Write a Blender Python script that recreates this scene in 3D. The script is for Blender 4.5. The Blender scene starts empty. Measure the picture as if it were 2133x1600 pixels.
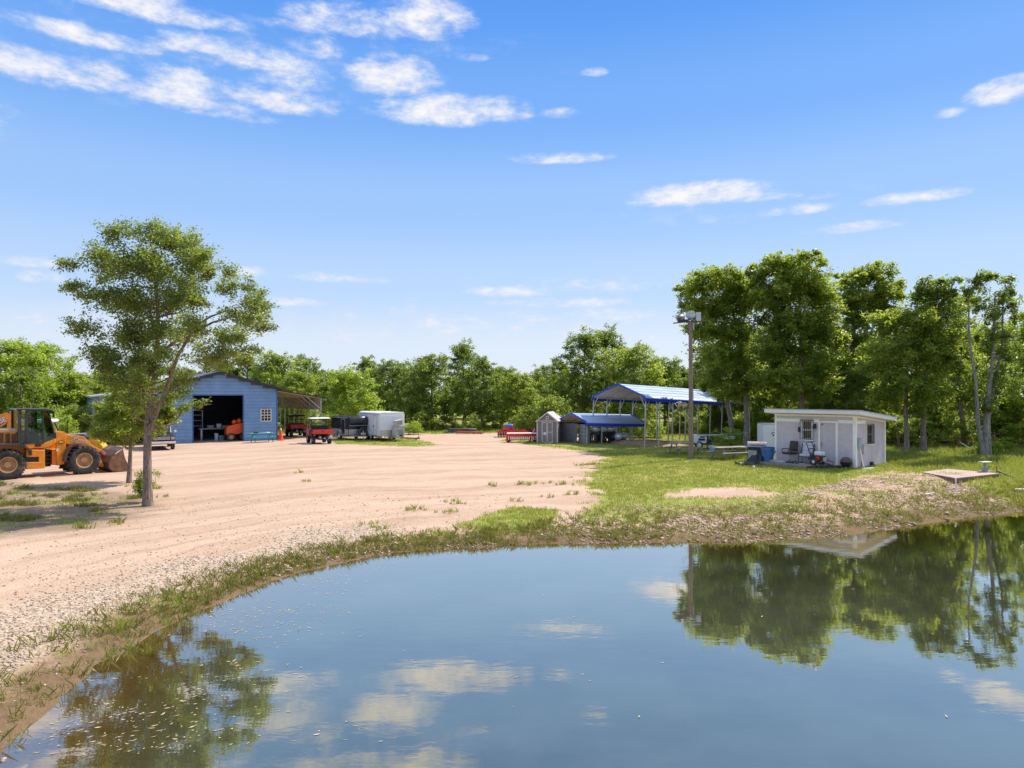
import bpy, math, random
import numpy as np
from mathutils import Vector, Matrix, Euler
R = math.radians
S = bpy.context.scene
COL = S.collection
F, YH, CX, CZ = 1480.0, 820.0, 1066.5, 4.5      # lens in photo pixels, horizon row, centre column, camera height over the pond

# ------------------------------------------------------------------ camera, sky, sun, exposure
cam = bpy.data.objects.new('camera', bpy.data.cameras.new('camera')); COL.objects.link(cam)
cam.location = (0, 0, CZ); cam.rotation_euler = (R(90), 0, 0)
cam.data.sensor_width = 36; cam.data.lens = 36 * F / 2133
cam.data.shift_y = (YH - 800) / 2133; cam.data.clip_end = 3000
S.camera = cam
S.view_settings.view_transform = 'Standard'; S.view_settings.look = 'None'
S.view_settings.exposure = 0.95; S.view_settings.gamma = 1.0
S.cycles.max_bounces = 8; S.cycles.transparent_max_bounces = 12; S.cycles.caustics_reflective = False
S.cycles.sample_clamp_indirect = 4.0
SUN_AZ, SUN_EL = R(54), R(51)
sun = bpy.data.objects.new('sun', bpy.data.lights.new('sun', 'SUN')); COL.objects.link(sun)
sun.data.energy = 3.3; sun.data.angle = R(0.5); sun.data.color = (1.0, 0.93, 0.82)
SD = Vector((math.sin(SUN_AZ) * math.cos(SUN_EL), math.cos(SUN_AZ) * math.cos(SUN_EL), math.sin(SUN_EL)))
sun.rotation_euler = (-SD).to_track_quat('-Z', 'Y').to_euler()

W = bpy.data.worlds.new('World'); S.world = W; W.use_nodes = True
def world():
    nt = W.node_tree; nt.nodes.clear(); N = nt.nodes.new; L = nt.links.new
    out = N('ShaderNodeOutputWorld'); bg = N('ShaderNodeBackground'); bg.inputs[1].default_value = 0.15
    L(bg.outputs[0], out.inputs[0])
    sky = N('ShaderNodeTexSky'); sky.sky_type = 'NISHITA'; sky.sun_disc = False
    sky.sun_elevation = SUN_EL; sky.sun_rotation = SUN_AZ; sky.air_density = 1.0; sky.dust_density = 0.3; sky.ozone_density = 2.0
    tc = N('ShaderNodeTexCoord'); sep = N('ShaderNodeSeparateXYZ'); L(tc.outputs['Generated'], sep.inputs[0])
    def m(op, a, b=None, c=None):
        n = N('ShaderNodeMath'); n.operation = op
        for i, v in enumerate((a, b, c)):
            if v is None: continue
            if isinstance(v, (int, float)): n.inputs[i].default_value = v
            else: L(v, n.inputs[i])
        return n.outputs[0]
    az = m('ARCTAN2', sep.outputs[0], sep.outputs[1]); el = m('ARCSINE', sep.outputs[2])
    # ragged edges: warp direction with noise
    cmb = N('ShaderNodeCombineXYZ'); L(m('MULTIPLY', az, 12.0), cmb.inputs[0]); L(m('MULTIPLY', el, 27.0), cmb.inputs[1])
    nz = N('ShaderNodeTexNoise'); nz.inputs['Scale'].default_value = 1.0; nz.inputs['Detail'].default_value = 7; nz.inputs['Roughness'].default_value = 0.6
    L(cmb.outputs[0], nz.inputs['Vector'])
    nz2 = N('ShaderNodeTexNoise'); nz2.inputs['Scale'].default_value = 3.1; nz2.inputs['Detail'].default_value = 6; nz2.inputs['Roughness'].default_value = 0.65
    L(cmb.outputs[0], nz2.inputs['Vector'])
    # clouds (photo px centre x, y, half width, half height, density)
    clouds = [(70, 146, 147, 28, 1.0), (210, 148, 70, 18, .8), (165, 74, 153, 17, .85), (300, 18, 177, 20, .95), (420, 100, 100, 19, .75), (530, 128, 118, 25, .8), (600, 165, 88, 23, .7), (410, 175, 82, 20, .75), (400, 205, 141, 23, .95), (560, 213, 129, 23, .9), (640, 60, 82, 11, .6), (470, 240, 106, 10, .6),
              (740, 50, 120, 24, .9), (880, 45, 90, 32, .9), (820, 168, 80, 34, 1.0), (940, 235, 140, 26, 1.0), (660, 100, 60, 20, .6),
              (1160, 237, 40, 9, .6), (1160, 332, 90, 10, .7), (1240, 152, 25, 7, .6), (1460, 408, 130, 20, 1.0), (1590, 412, 80, 10, .7), (1660, 438, 75, 11, .8),
              (1905, 413, 90, 12, .9), (1790, 474, 90, 10, .55), (2100, 195, 80, 22, 1.0), (1985, 236, 45, 9, .6), (40, 546, 110, 11, .8), (80, 580, 50, 14, .7),
              (515, 570, 50, 12, .7), (690, 580, 110, 10, .75), (620, 631, 60, 9, .75), (1075, 609, 90, 11, .8), (1190, 632, 170, 10, .6), (1330, 660, 140, 12, .6),
              (100, 670, 130, 14, .5), (400, 150, 330, 95, .27), (800, 120, 330, 60, .16), (1050, 690, 700, 45, .42), (300, 680, 500, 40, .42), (1250, 600, 260, 18, .4), (1500, 440, 260, 40, .22), (900, 705, 200, 12, .4), (1130, 705, 130, 13, .45), (980, 122, 50, 7, .5), (1710, 410, 40, 7, .4), (640, 700, 120, 14, .35),
              (-260, 200, 260, 60, .9), (2500, 330, 200, 30, .8), (-300, 480, 180, 25, .7)]
    tot = None
    for (cx, cy, rx, ry, dn) in clouds:
        a0 = math.atan((cx - CX) / F); e0 = math.atan((YH - cy) / math.hypot(F, cx - CX))
        k = math.cos(a0)
        da = m('DIVIDE', m('SUBTRACT', az, a0), 1.5 * rx / F * k * k)
        de0 = m('DIVIDE', m('SUBTRACT', el, e0), 1.75 * ry / F * k)
        # flat base: the lower half falls off faster
        de = m('MULTIPLY', de0, m('ADD', 1.0, m('MULTIPLY', m('LESS_THAN', de0, 0.0), 0.5)))
        g = m('MULTIPLY', m('MAXIMUM', m('SUBTRACT', 1.0, m('ADD', m('MULTIPLY', da, da), m('MULTIPLY', de, de))), 0.0), dn)
        tot = g if tot is None else m('MAXIMUM', tot, g)
    dens = m('ADD', m('MULTIPLY', m('POWER', tot, 0.9), 1.15), m('MULTIPLY', m('SUBTRACT', nz.outputs[0], 0.5), 2.2))
    dens = m('ADD', dens, m('MULTIPLY', m('SUBTRACT', nz2.outputs[0], 0.5), 1.75))
    mr = N('ShaderNodeMapRange'); mr.interpolation_type = 'SMOOTHSTEP'; mr.inputs[1].default_value = 0.1; mr.inputs[2].default_value = 1.5
    L(dens, mr.inputs[0])
    cover = m('MULTIPLY', mr.outputs[0], m('MINIMUM', m('MULTIPLY', tot, 3.0), 1.0))
    # sky colour: summer gradient over the scattering sky, overhead part brightened as added fill light
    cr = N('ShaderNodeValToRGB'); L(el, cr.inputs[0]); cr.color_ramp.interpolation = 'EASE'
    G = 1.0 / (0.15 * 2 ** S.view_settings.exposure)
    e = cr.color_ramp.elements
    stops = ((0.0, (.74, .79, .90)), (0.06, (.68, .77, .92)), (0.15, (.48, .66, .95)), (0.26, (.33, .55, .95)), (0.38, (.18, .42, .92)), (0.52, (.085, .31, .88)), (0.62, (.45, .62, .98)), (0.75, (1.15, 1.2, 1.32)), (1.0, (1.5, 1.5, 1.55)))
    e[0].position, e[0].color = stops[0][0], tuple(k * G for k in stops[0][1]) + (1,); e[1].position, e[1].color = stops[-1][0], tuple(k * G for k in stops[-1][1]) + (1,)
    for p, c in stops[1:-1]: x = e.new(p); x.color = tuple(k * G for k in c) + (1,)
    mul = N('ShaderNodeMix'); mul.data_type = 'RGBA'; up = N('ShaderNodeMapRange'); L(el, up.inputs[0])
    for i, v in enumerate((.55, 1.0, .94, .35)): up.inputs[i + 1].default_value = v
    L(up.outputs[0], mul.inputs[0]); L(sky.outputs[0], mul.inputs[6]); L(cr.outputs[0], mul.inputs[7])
    mix = N('ShaderNodeMix'); mix.data_type = 'RGBA'; L(cover, mix.inputs[0]); L(mul.outputs[2], mix.inputs[6])
    cc = N('ShaderNodeMix'); cc.data_type = 'RGBA'; L(mr.outputs[0], cc.inputs[0]); L(cc.outputs[2], mix.inputs[7])
    cc.inputs[6].default_value = tuple(k * G for k in (.72, .78, .93)) + (1,); cc.inputs[7].default_value = tuple(k * G for k in (.97, .95, .97)) + (1,)
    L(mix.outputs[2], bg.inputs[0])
world()

# ------------------------------------------------------------------ helpers
def at(px, py, z=0.5):
    D = F * (CZ - z) / (py - YH); return ((px - CX) / F * D, D)
def pz(py, D): return CZ - (py - YH) / F * D
def px_x(px, D): return (px - CX) / F * D

def mesh_np(name, V, faces, nper, attr=None, smooth=False):
    me = bpy.data.meshes.new(name)
    V = np.asarray(V, np.float32); faces = np.asarray(faces, np.int32).reshape(-1)
    nf = len(faces) // nper
    me.vertices.add(len(V)); me.vertices.foreach_set('co', V.reshape(-1))
    me.loops.add(len(faces)); me.loops.foreach_set('vertex_index', faces)
    me.polygons.add(nf)
    me.polygons.foreach_set('loop_start', np.arange(nf, dtype=np.int32) * nper)
    if attr:
        for k, a in attr.items():
            t = me.attributes.new(k, 'FLOAT', 'POINT'); t.data.foreach_set('value', np.asarray(a, np.float32))
    me.update(calc_edges=True); me.validate()
    if smooth: me.shade_smooth()
    return me

def link(name, data, parent=None, loc=None, rot=None):
    o = bpy.data.objects.new(name, data); COL.objects.link(o)
    if parent: o.parent = parent
    if loc is not None: o.location = loc
    if rot is not None: o.rotation_euler = rot
    return o
def tag(o, label=None, cat=None, group=None, kind=None):
    for k, v in (('label', label), ('category', cat), ('group', group), ('kind', kind)):
        if v: o[k] = v
    return o
def thing(name, label, cat, loc, rz=0.0, group=None, rx=0.0, ry=0.0):
    o = link(name, None, None, loc, (rx, ry, rz)); o.empty_display_size = 0.3
    return tag(o, label, cat, group)
def copy_tree(o, parent=None):
    c = o.copy(); COL.objects.link(c); c.parent = parent
    for ch in list(o.children): copy_tree(ch, c)
    return c

class MB:
    """collects shapes, builds one mesh object"""
    def __init__(s): s.v = []; s.f = []
    def add(s, vs, fs):
        n = len(s.v); s.v += [tuple(v) for v in vs]; s.f += [tuple(i + n for i in f) for f in fs]; return s
    def box(s, c, d, rot=None, taper=1.0):
        hx, hy, hz = d[0] / 2, d[1] / 2, d[2] / 2
        vs = [Vector((x * hx * (taper if z > 0 else 1), y * hy * (taper if z > 0 else 1), z * hz)) for z in (-1, 1) for y in (-1, 1) for x in (-1, 1)]
        if rot: M = Euler(rot).to_matrix(); vs = [M @ v for v in vs]
        c = Vector(c)
        return s.add([v + c for v in vs], [(0, 2, 3, 1), (4, 5, 7, 6), (0, 1, 5, 4), (2, 6, 7, 3), (0, 4, 6, 2), (1, 3, 7, 5)])
    def b(s, x0, x1, y0, y1, z0, z1): return s.box(((x0 + x1) / 2, (y0 + y1) / 2, (z0 + z1) / 2), (abs(x1 - x0), abs(y1 - y0), abs(z1 - z0)))
    def bar(s, p, q, w, h=None):
        """square bar from p to q"""
        p = Vector(p); q = Vector(q); h = h or w; d = (q - p).normalized()
        up = Vector((0, 0, 1)) if abs(d.z) < 0.95 else Vector((1, 0, 0))
        a = d.cross(up).normalized() * w / 2; b = a.cross(d).normalized() * h / 2
        vs = [e + i * a + j * b for e in (p, q) for (i, j) in ((-1, -1), (1, -1), (1, 1), (-1, 1))]
        return s.add(vs, [(0, 1, 2, 3), (7, 6, 5, 4), (0, 4, 5, 1), (1, 5, 6, 2), (2, 6, 7, 3), (3, 7, 4, 0)])
    def tube(s, pts, r, n=8, caps=True):
        pts = [Vector(p) for p in pts]; rs = r if isinstance(r, (list, tuple)) else [r] * len(pts)
        vs = []; fs = []; pa = None
        for i, p in enumerate(pts):
            d = (pts[min(i + 1, len(pts) - 1)] - pts[max(i - 1, 0)]).normalized()
            if pa is None:
                up = Vector((0, 0, 1)) if abs(d.z) < 0.9 else Vector((1, 0, 0)); pa = d.cross(up).normalized()
            pa = (pa - d * pa.dot(d)).normalized(); pb = d.cross(pa)
            for k in range(n):
                t = 2 * math.pi * k / n; vs.append(p + (pa * math.cos(t) + pb * math.sin(t)) * rs[i])
            if i:
                for k in range(n):
                    a = (i - 1) * n + k; b2 = (i - 1) * n + (k + 1) % n
                    fs.append((a, a + n, b2 + n, b2))
        if caps: fs.append(tuple(range(n))); fs.append(tuple(reversed(range((len(pts) - 1) * n, len(pts) * n))))
        return s.add(vs, fs)
    def lathe(s, prof, c=(0, 0, 0), axis='z', n=20, a0=0.0, a1=2 * math.pi):
        full = abs(a1 - a0 - 2 * math.pi) < 1e-6; vs = []; fs = []; m = n if full else n + 1
        for (r, h) in prof:
            for k in range(m):
                t = a0 + (a1 - a0) * k / n; x, y = r * math.cos(t), r * math.sin(t)
                v = (x, y, h) if axis == 'z' else ((x, h, y) if axis == 'y' else (h, x, y))
                vs.append((v[0] + c[0], v[1] + c[1], v[2] + c[2]))
        for i in range(len(prof) - 1):
            for k in range(n):
                a, b2 = i * m + k, i * m + (k + 1) % m
                fs.append((a, b2, b2 + m, a + m))
        return s.add(vs, fs)
    def prism(s, poly, axis, t0, t1):
        """polygon swept along an axis; poly coords are the two remaining axes in order"""
        def P(u, v, t): return (t, u, v) if axis == 'x' else ((u, t, v) if axis == 'y' else (u, v, t))
        n = len(poly); vs = [P(u, v, t) for t in (t0, t1) for (u, v) in poly]
        fs = [tuple(range(n)), tuple(reversed(range(n, 2 * n)))] + [(i, i + n, (i + 1) % n + n, (i + 1) % n) for i in range(n)]
        return s.add(vs, fs)
    def ball(s, c, r, n=12, m=8, zs=1.0, jit=0.0, rng=None):
        prof = [(max(1e-4, r * math.sin(math.pi * i / m)), -r * zs * math.cos(math.pi * i / m)) for i in range(m + 1)]
        k = len(s.v); s.lathe(prof, c, 'z', n)
        if jit:
            for i in range(k, len(s.v)):
                v = s.v[i]; s.v[i] = tuple(a + rng.uniform(-jit, jit) for a in v)
        return s
    def build(s, name, mat, parent=None, bevel=0.0, smooth=None, loc=None, rot=None):
        me = bpy.data.meshes.new(name); me.from_pydata(s.v, [], s.f); me.validate(); me.update()
        import bmesh
        bm = bmesh.new(); bm.from_mesh(me); bmesh.ops.remove_doubles(bm, verts=bm.verts, dist=1e-5)
        bmesh.ops.recalc_face_normals(bm, faces=bm.faces); bm.to_mesh(me); bm.free()
        me.materials.append(mat)
        if smooth: me.shade_smooth(); me.set_sharp_from_angle(angle=R(smooth))
        o = link(name, me, parent, loc, rot)
        if bevel:
            md = o.modifiers.new('bevel', 'BEVEL'); md.width = bevel; md.segments = 2; md.limit_method = 'ANGLE'; md.angle_limit = R(40)
        return o

# ------------------------------------------------------------------ noise and terrain
def vnoise(x, y, seed=0):
    x = np.asarray(x, np.float64); y = np.asarray(y, np.float64)
    xi = np.floor(x).astype(np.int64); yi = np.floor(y).astype(np.int64); fx = x - xi; fy = y - yi
    def h(a, b):
        n = (a * 374761393 + b * 668265263 + seed * 982451653) & 0xffffffff
        n = ((n ^ (n >> 13)) * 1274126177) & 0xffffffff
        return ((n ^ (n >> 16)) & 0xffff) / 65535.0
    fx = fx * fx * (3 - 2 * fx); fy = fy * fy * (3 - 2 * fy)
    return (h(xi, yi) * (1 - fx) + h(xi + 1, yi) * fx) * (1 - fy) + (h(xi, yi + 1) * (1 - fx) + h(xi + 1, yi + 1) * fx) * fy
def fbm(x, y, seed=0, o=4):
    t = 0; a = 0.5; s = 0
    for i in range(o): t = t + a * vnoise(x * 2 ** i, y * 2 ** i, seed + i * 17); s += a; a *= 0.5
    return t / s
def sstep(a, b, x): t = np.clip((x - a) / (b - a), 0, 1); return t * t * (3 - 2 * t)

SHORE_PX = [(12, 1584), (50, 1538), (81, 1503), (124, 1464), (163, 1418), (232, 1371), (279, 1344), (329, 1309), (383, 1286), (438, 1269), (492, 1243), (542, 1220),
            (620, 1193), (697, 1174), (798, 1156), (899, 1145), (1037, 1137), (1187, 1132), (1337, 1130), (1556, 1129), (1698, 1121), (1786, 1112), (1909, 1092), (2015, 1078), (2133, 1066)]
POND = [at(x, y, 0.0) for x, y in SHORE_PX] + [(23, 28.3), (28, 28), (36, 22), (40, 8), (38, -25), (-10, -25), (-8.6, 0), (-7.2, 5)]
POND = np.array(POND)
def pip(poly, x, y):
    poly = np.asarray(poly); ins = np.zeros(x.shape, bool); n = len(poly)
    for i in range(n):
        x0, y0 = poly[i]; x1, y1 = poly[(i + 1) % n]
        if y0 == y1: continue
        c = ((y0 > y) != (y1 > y)) & (x < (x1 - x0) * (y - y0) / (y1 - y0) + x0); ins ^= c
    return ins
def sdist(poly, x, y):
    """distance to a polygon, negative inside"""
    poly = np.asarray(poly); d = np.full(x.shape, 1e9); n = len(poly)
    for i in range(n):
        a = poly[i]; b = poly[(i + 1) % n]; e = b - a; L2 = e @ e + 1e-12
        t = np.clip(((x - a[0]) * e[0] + (y - a[1]) * e[1]) / L2, 0, 1)
        d = np.minimum(d, np.hypot(x - a[0] - t * e[0], y - a[1] - t * e[1]))
    return np.where(pip(poly, x, y), -d, d)
CTRL = np.array([(-14.2, 27.8, .1), (-19, 35, .12), (-23, 38, .2), (-26, 35, .2), (-25, 61, .35), (-29, 58, .35), (-21, 63.6, .36), (-16, 55, .58), (-18, 64, .5), (-12, 60, .5), (0, 70, .5),
                 (4, 57, .55), (10, 53, .5), (16, 60, .25), (10.8, 43, .5), (15, 41, .6), (17.4, 36, .7), (20, 38, .7), (15, 39, .68), (22, 34, .6), (26, 46, .68), (-5, 30, .22), (0, 40, .35), (5, 33, .42),
                 (-12, 18, .28), (-9, 14, .3), (-9, 9, .3), (0, 90, .5), (30, 80, .6), (-40, 50, .3), (-50, 90, .5), (8, 27, .42), (14, 28, .5), (20, 31, .5), (26, 32, .5), (19.8, 32.6, .82), (-20, 20, .2), (-18, 50, .35), (-7, 45, .38)])
def gz(x, y):
    x = np.atleast_1d(np.asarray(x, float)); y = np.atleast_1d(np.asarray(y, float))
    w = 0; t = 0
    for cx, cy, cz in CTRL:
        k = 1.0 / ((x - cx) ** 2 + (y - cy) ** 2 + 1.5) ** 1.6; w = w + k; t = t + k * cz
    base = t / w
    far = sstep(90, 140, np.hypot(x, y)); base = base * (1 - far) + 0.5 * far
    s = sdist(POND, x, y) + (fbm(x * 1.1, y * 1.1, 5) - .5) * 0.5 * sstep(60, 20, y)
    out = base * (1 - np.exp(-np.maximum(s, 0) / 1.6)) + (fbm(x * .9, y * .9, 9) - .5) * .07 * sstep(0, 1.5, s) * sstep(80, 50, y)
    inn = np.maximum(-1.3, 0.22 * s)
    return np.where(s > 0, out, inn)
def g1(x, y): return float(gz(x, y)[0])
def P(px, py, z=0.5):
    """ground point under a photo pixel, on the real terrain"""
    for _ in range(4):
        x, y = at(px, py, z); z = g1(x, y)
    return (x, y, z)

GR = {}
def poly_px(pts, z): return np.array([at(a, b, z) for a, b in pts])
G1 = poly_px([(1232, 924), (1262, 955), (1235, 980), (1212, 1002), (1262, 1032), (1380, 1040), (1400, 1014), (1590, 1010), (1625, 1036), (2400, 1075), (2500, 872), (1700, 885), (1350, 903)], .55)
G2 = poly_px([(690, 912), (850, 912), (915, 926), (870, 930), (700, 926)], .5)
G3 = poly_px([(1030, 917), (1100, 912), (1180, 920), (1262, 926), (1262, 944), (1140, 931)], .55)
G6 = poly_px([(945, 1092), (1060, 1060), (1165, 1066), (1160, 1098), (1010, 1108)], .25)
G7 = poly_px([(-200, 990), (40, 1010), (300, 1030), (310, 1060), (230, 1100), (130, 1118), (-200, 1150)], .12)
BANK = poly_px([(930, 1118), (1180, 1092), (1300, 1066), (1560, 1060), (1640, 1040), (1850, 1000), (1955, 1008), (2080, 1042), (2160, 1062), (2160, 1100), (1500, 1150), (930, 1150)], .2)
G8 = poly_px([(1250, 1036), (1700, 1036), (1690, 1062), (1500, 1070), (1300, 1082), (1180, 1078)], .4)
def masks(x, y):
    s = sdist(POND, x, y)
    n = fbm(x * .55, y * .55, 31); n2 = fbm(x * 1.6, y * 1.6, 47)
    def inside(p, w): return sstep(w, -w, sdist(p, x, y) + (n2 - .5) * 2.2 * w)
    g = inside(G1, .8)
    g = np.maximum(g, inside(G2, .35)); g = np.maximum(g, inside(G3, .4))
    g = np.maximum(g, sstep(69, 74, y + (n - .5) * 6)); g = np.maximum(g, sstep(-31.5, -35, x + (n - .5) * 3) * sstep(44, 50, y))
    right = sstep(-2, 5, x)
    bank = sstep(.25, .7, s) * sstep(4.6, 2.6, s)
    bk = inside(BANK, .35); g = g * (1 - bk * (.78 - .30 * (n2 > .56)))
    band = sstep(.15, .5, s) * sstep(2.3, 1.0, s + (n2 - .5) * 1.8) * sstep(40, 30, y) * (1 - .55 * bk)
    g = np.maximum(g, band * (.50 + .16 * (n - .5) - .12 * sstep(16, 9, y))); g = np.maximum(g, inside(G6, .3) * .95); g = np.maximum(g, inside(G7, .6) * (.06 + .9 * sstep(.58, .68, n2) * .55))
    g = np.maximum(g, inside(G8, .4) * .62)
    gravel = (.95 * sstep(.3, .9, s) * sstep(4.2, .9, s + (n - .5) * 3.5) + .3 * sstep(.2, 1, s) * sstep(8, 2, s)) * sstep(-2, -5, x) * np.maximum(sstep(.5, 1.5, s + (n2 - .5)), .42 * sstep(.42, .6, n2))
    stony = np.maximum(bk, .8 * sstep(.05, .3, s) * sstep(1.6, .5, s))
    return s, np.clip(g, 0, 1), np.clip(gravel, 0, 1), np.clip(stony, 0, 1)
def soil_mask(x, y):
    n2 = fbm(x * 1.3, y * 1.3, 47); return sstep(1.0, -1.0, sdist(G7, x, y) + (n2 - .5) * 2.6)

# ------------------------------------------------------------------ materials
def nodes(name):
    m = bpy.data.materials.new(name); m.use_nodes = True; nt = m.node_tree
    return m, nt, nt.nodes.new, nt.links.new, nt.nodes['Principled BSDF']
def mixc(nt, fac, a, b, mode='MIX'):
    n = nt.nodes.new('ShaderNodeMix'); n.data_type = 'RGBA'; n.blend_type = mode
    for s, v in ((0, fac), (6, a), (7, b)):
        if isinstance(v, (int, float)): n.inputs[s].default_value = v
        elif isinstance(v, tuple): n.inputs[s].default_value = v + (1,) if len(v) == 3 else v
        else: nt.links.new(v, n.inputs[s])
    return n.outputs[2]
def mth(nt, op, a, b=None):
    n = nt.nodes.new('ShaderNodeMath'); n.operation = op
    for i, v in enumerate((a, b)):
        if v is None: continue
        if isinstance(v, (int, float)): n.inputs[i].default_value = v
        else: nt.links.new(v, n.inputs[i])
    return n.outputs[0]
def noise(nt, vec, scale, detail=4, rough=.6):
    n = nt.nodes.new('ShaderNodeTexNoise'); n.inputs['Scale'].default_value = scale; n.inputs['Detail'].default_value = detail; n.inputs['Roughness'].default_value = rough
    if vec is not None: nt.links.new(vec, n.inputs['Vector'])
    return n.outputs[0]
def mrange(nt, v, a, b, c=0.0, d=1.0, smooth=True):
    n = nt.nodes.new('ShaderNodeMapRange')
    if smooth: n.interpolation_type = 'SMOOTHSTEP'
    nt.links.new(v, n.inputs[0])
    for i, k in enumerate((a, b, c, d)): n.inputs[i + 1].default_value = k
    return n.outputs[0]
def attr(nt, name):
    n = nt.nodes.new('ShaderNodeAttribute'); n.attribute_name = name; return n.outputs['Fac']
def bump(nt, h, strength, dist, bs):
    b = nt.nodes.new('ShaderNodeBump'); b.inputs['Strength'].default_value = strength; b.inputs['Distance'].default_value = dist
    nt.links.new(h, b.inputs['Height']); nt.links.new(b.outputs[0], bs.inputs['Normal'])

MATS = {}
def mat(name, col, rough=.6, metal=0.0, var=.25, scale=4.0, dirt=None, dirt_amt=.0, bmp=.0, spec=.5, coat=0.0):
    """painted / plain surface with uneven tone, worn dirt patches and a little relief"""
    if name in MATS: return MATS[name]
    m, nt, N, L, bs = nodes(name)
    tc = N('ShaderNodeTexCoord').outputs['Object']
    n1 = noise(nt, tc, scale, 5)
    c = mixc(nt, mrange(nt, n1, .3, .7), tuple(k * (1 - var) for k in col), tuple(min(1, k * (1 + var * .6)) for k in col))
    if dirt:
        n2 = noise(nt, tc, scale * .45, 6, .7)
        c = mixc(nt, mrange(nt, n2, .5, .72, 0, dirt_amt), c, dirt)
    L(c, bs.inputs['Base Color'])
    L(mrange(nt, n1, .2, .8, max(.02, rough - .1), min(1, rough + .12)), bs.inputs['Roughness'])
    bs.inputs['Metallic'].default_value = metal; bs.inputs['Specular IOR Level'].default_value = spec; bs.inputs['Coat Weight'].default_value = coat
    if bmp: bump(nt, noise(nt, tc, scale * 8, 3), bmp, .02, bs)
    MATS[name] = m; return m
def wood(name, col):
    if name in MATS: return MATS[name]
    m, nt, N, L, bs = nodes(name)
    tc = N('ShaderNodeTexCoord').outputs['Object']
    mp = N('ShaderNodeMapping'); mp.inputs['Scale'].default_value = (2, 14, 14); L(tc, mp.inputs[0])
    n1 = noise(nt, mp.outputs[0], 1.5, 6, .7)
    L(mixc(nt, mrange(nt, n1, .25, .75), tuple(k * .6 for k in col), tuple(k * 1.25 for k in col)), bs.inputs['Base Color'])
    bs.inputs['Roughness'].default_value = .85; bump(nt, n1, .3, .02, bs); MATS[name] = m; return m
def glass_mat(name, col=(.02, .025, .03)):
    return mat(name, col, .08, 0, .2, 2, spec=.8)
def leaf_mat(name, dark, light, trans, tw=.5):
    m, nt, N, L, bs = nodes(name)
    a = attr(nt, 'tone')
    oi = N('ShaderNodeObjectInfo')
    c = mixc(nt, mth(nt, 'ADD', mth(nt, 'MULTIPLY', a, .8), mth(nt, 'MULTIPLY', oi.outputs['Random'], .2)), dark, light)
    L(c, bs.inputs['Base Color']); bs.inputs['Roughness'].default_value = .42; bs.inputs['Specular IOR Level'].default_value = .55
    t = N('ShaderNodeBsdfTranslucent'); L(mixc(nt, a, tuple(k * .7 for k in trans), trans), t.inputs[0])
    mx = N('ShaderNodeMixShader'); mx.inputs[0].default_value = tw
    L(bs.outputs[0], mx.inputs[1]); L(t.outputs[0], mx.inputs[2]); L(mx.outputs[0], nt.nodes['Material Output'].inputs[0])
    return m
LEAF = {'dark': leaf_mat('leaf_dark', (.042, .074, .018), (.145, .195, .04), (.36, .48, .042), .52),
        'mid': leaf_mat('leaf_mid', (.055, .09, .02), (.22, .265, .055), (.54, .66, .06), .55),
        'bright': leaf_mat('leaf_bright', (.08, .14, .02), (.27, .35, .045), (.60, .76, .06)),
        'hero': leaf_mat('leaf_olive', (.055, .085, .024), (.20, .24, .065), (.42, .52, .065)),
        'grass': leaf_mat('grass_blade', (.15, .19, .028), (.36, .37, .08), (.52, .57, .085), .4),
        'weed': leaf_mat('weed_leaf', (.09, .14, .02), (.30, .21, .06), (.38, .38, .06), .35)}
def bark_mat(name, a, b):
    m, nt, N, L, bs = nodes(name)
    tc = N('ShaderNodeTexCoord').outputs['Object']
    mp = N('ShaderNodeMapping'); mp.inputs['Scale'].default_value = (9, 9, 2.2); L(tc, mp.inputs[0])
    n1 = noise(nt, mp.outputs[0], 1.6, 6, .75)
    L(mixc(nt, mrange(nt, n1, .35, .65), a, b), bs.inputs['Base Color']); bs.inputs['Roughness'].default_value = .95
    bump(nt, n1, .9, .06, bs); return m
BARK = bark_mat('bark_brown', (.12, .085, .06), (.34, .265, .205)); BARKG = bark_mat('bark_grey', (.13, .115, .10), (.34, .31, .28))

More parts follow.
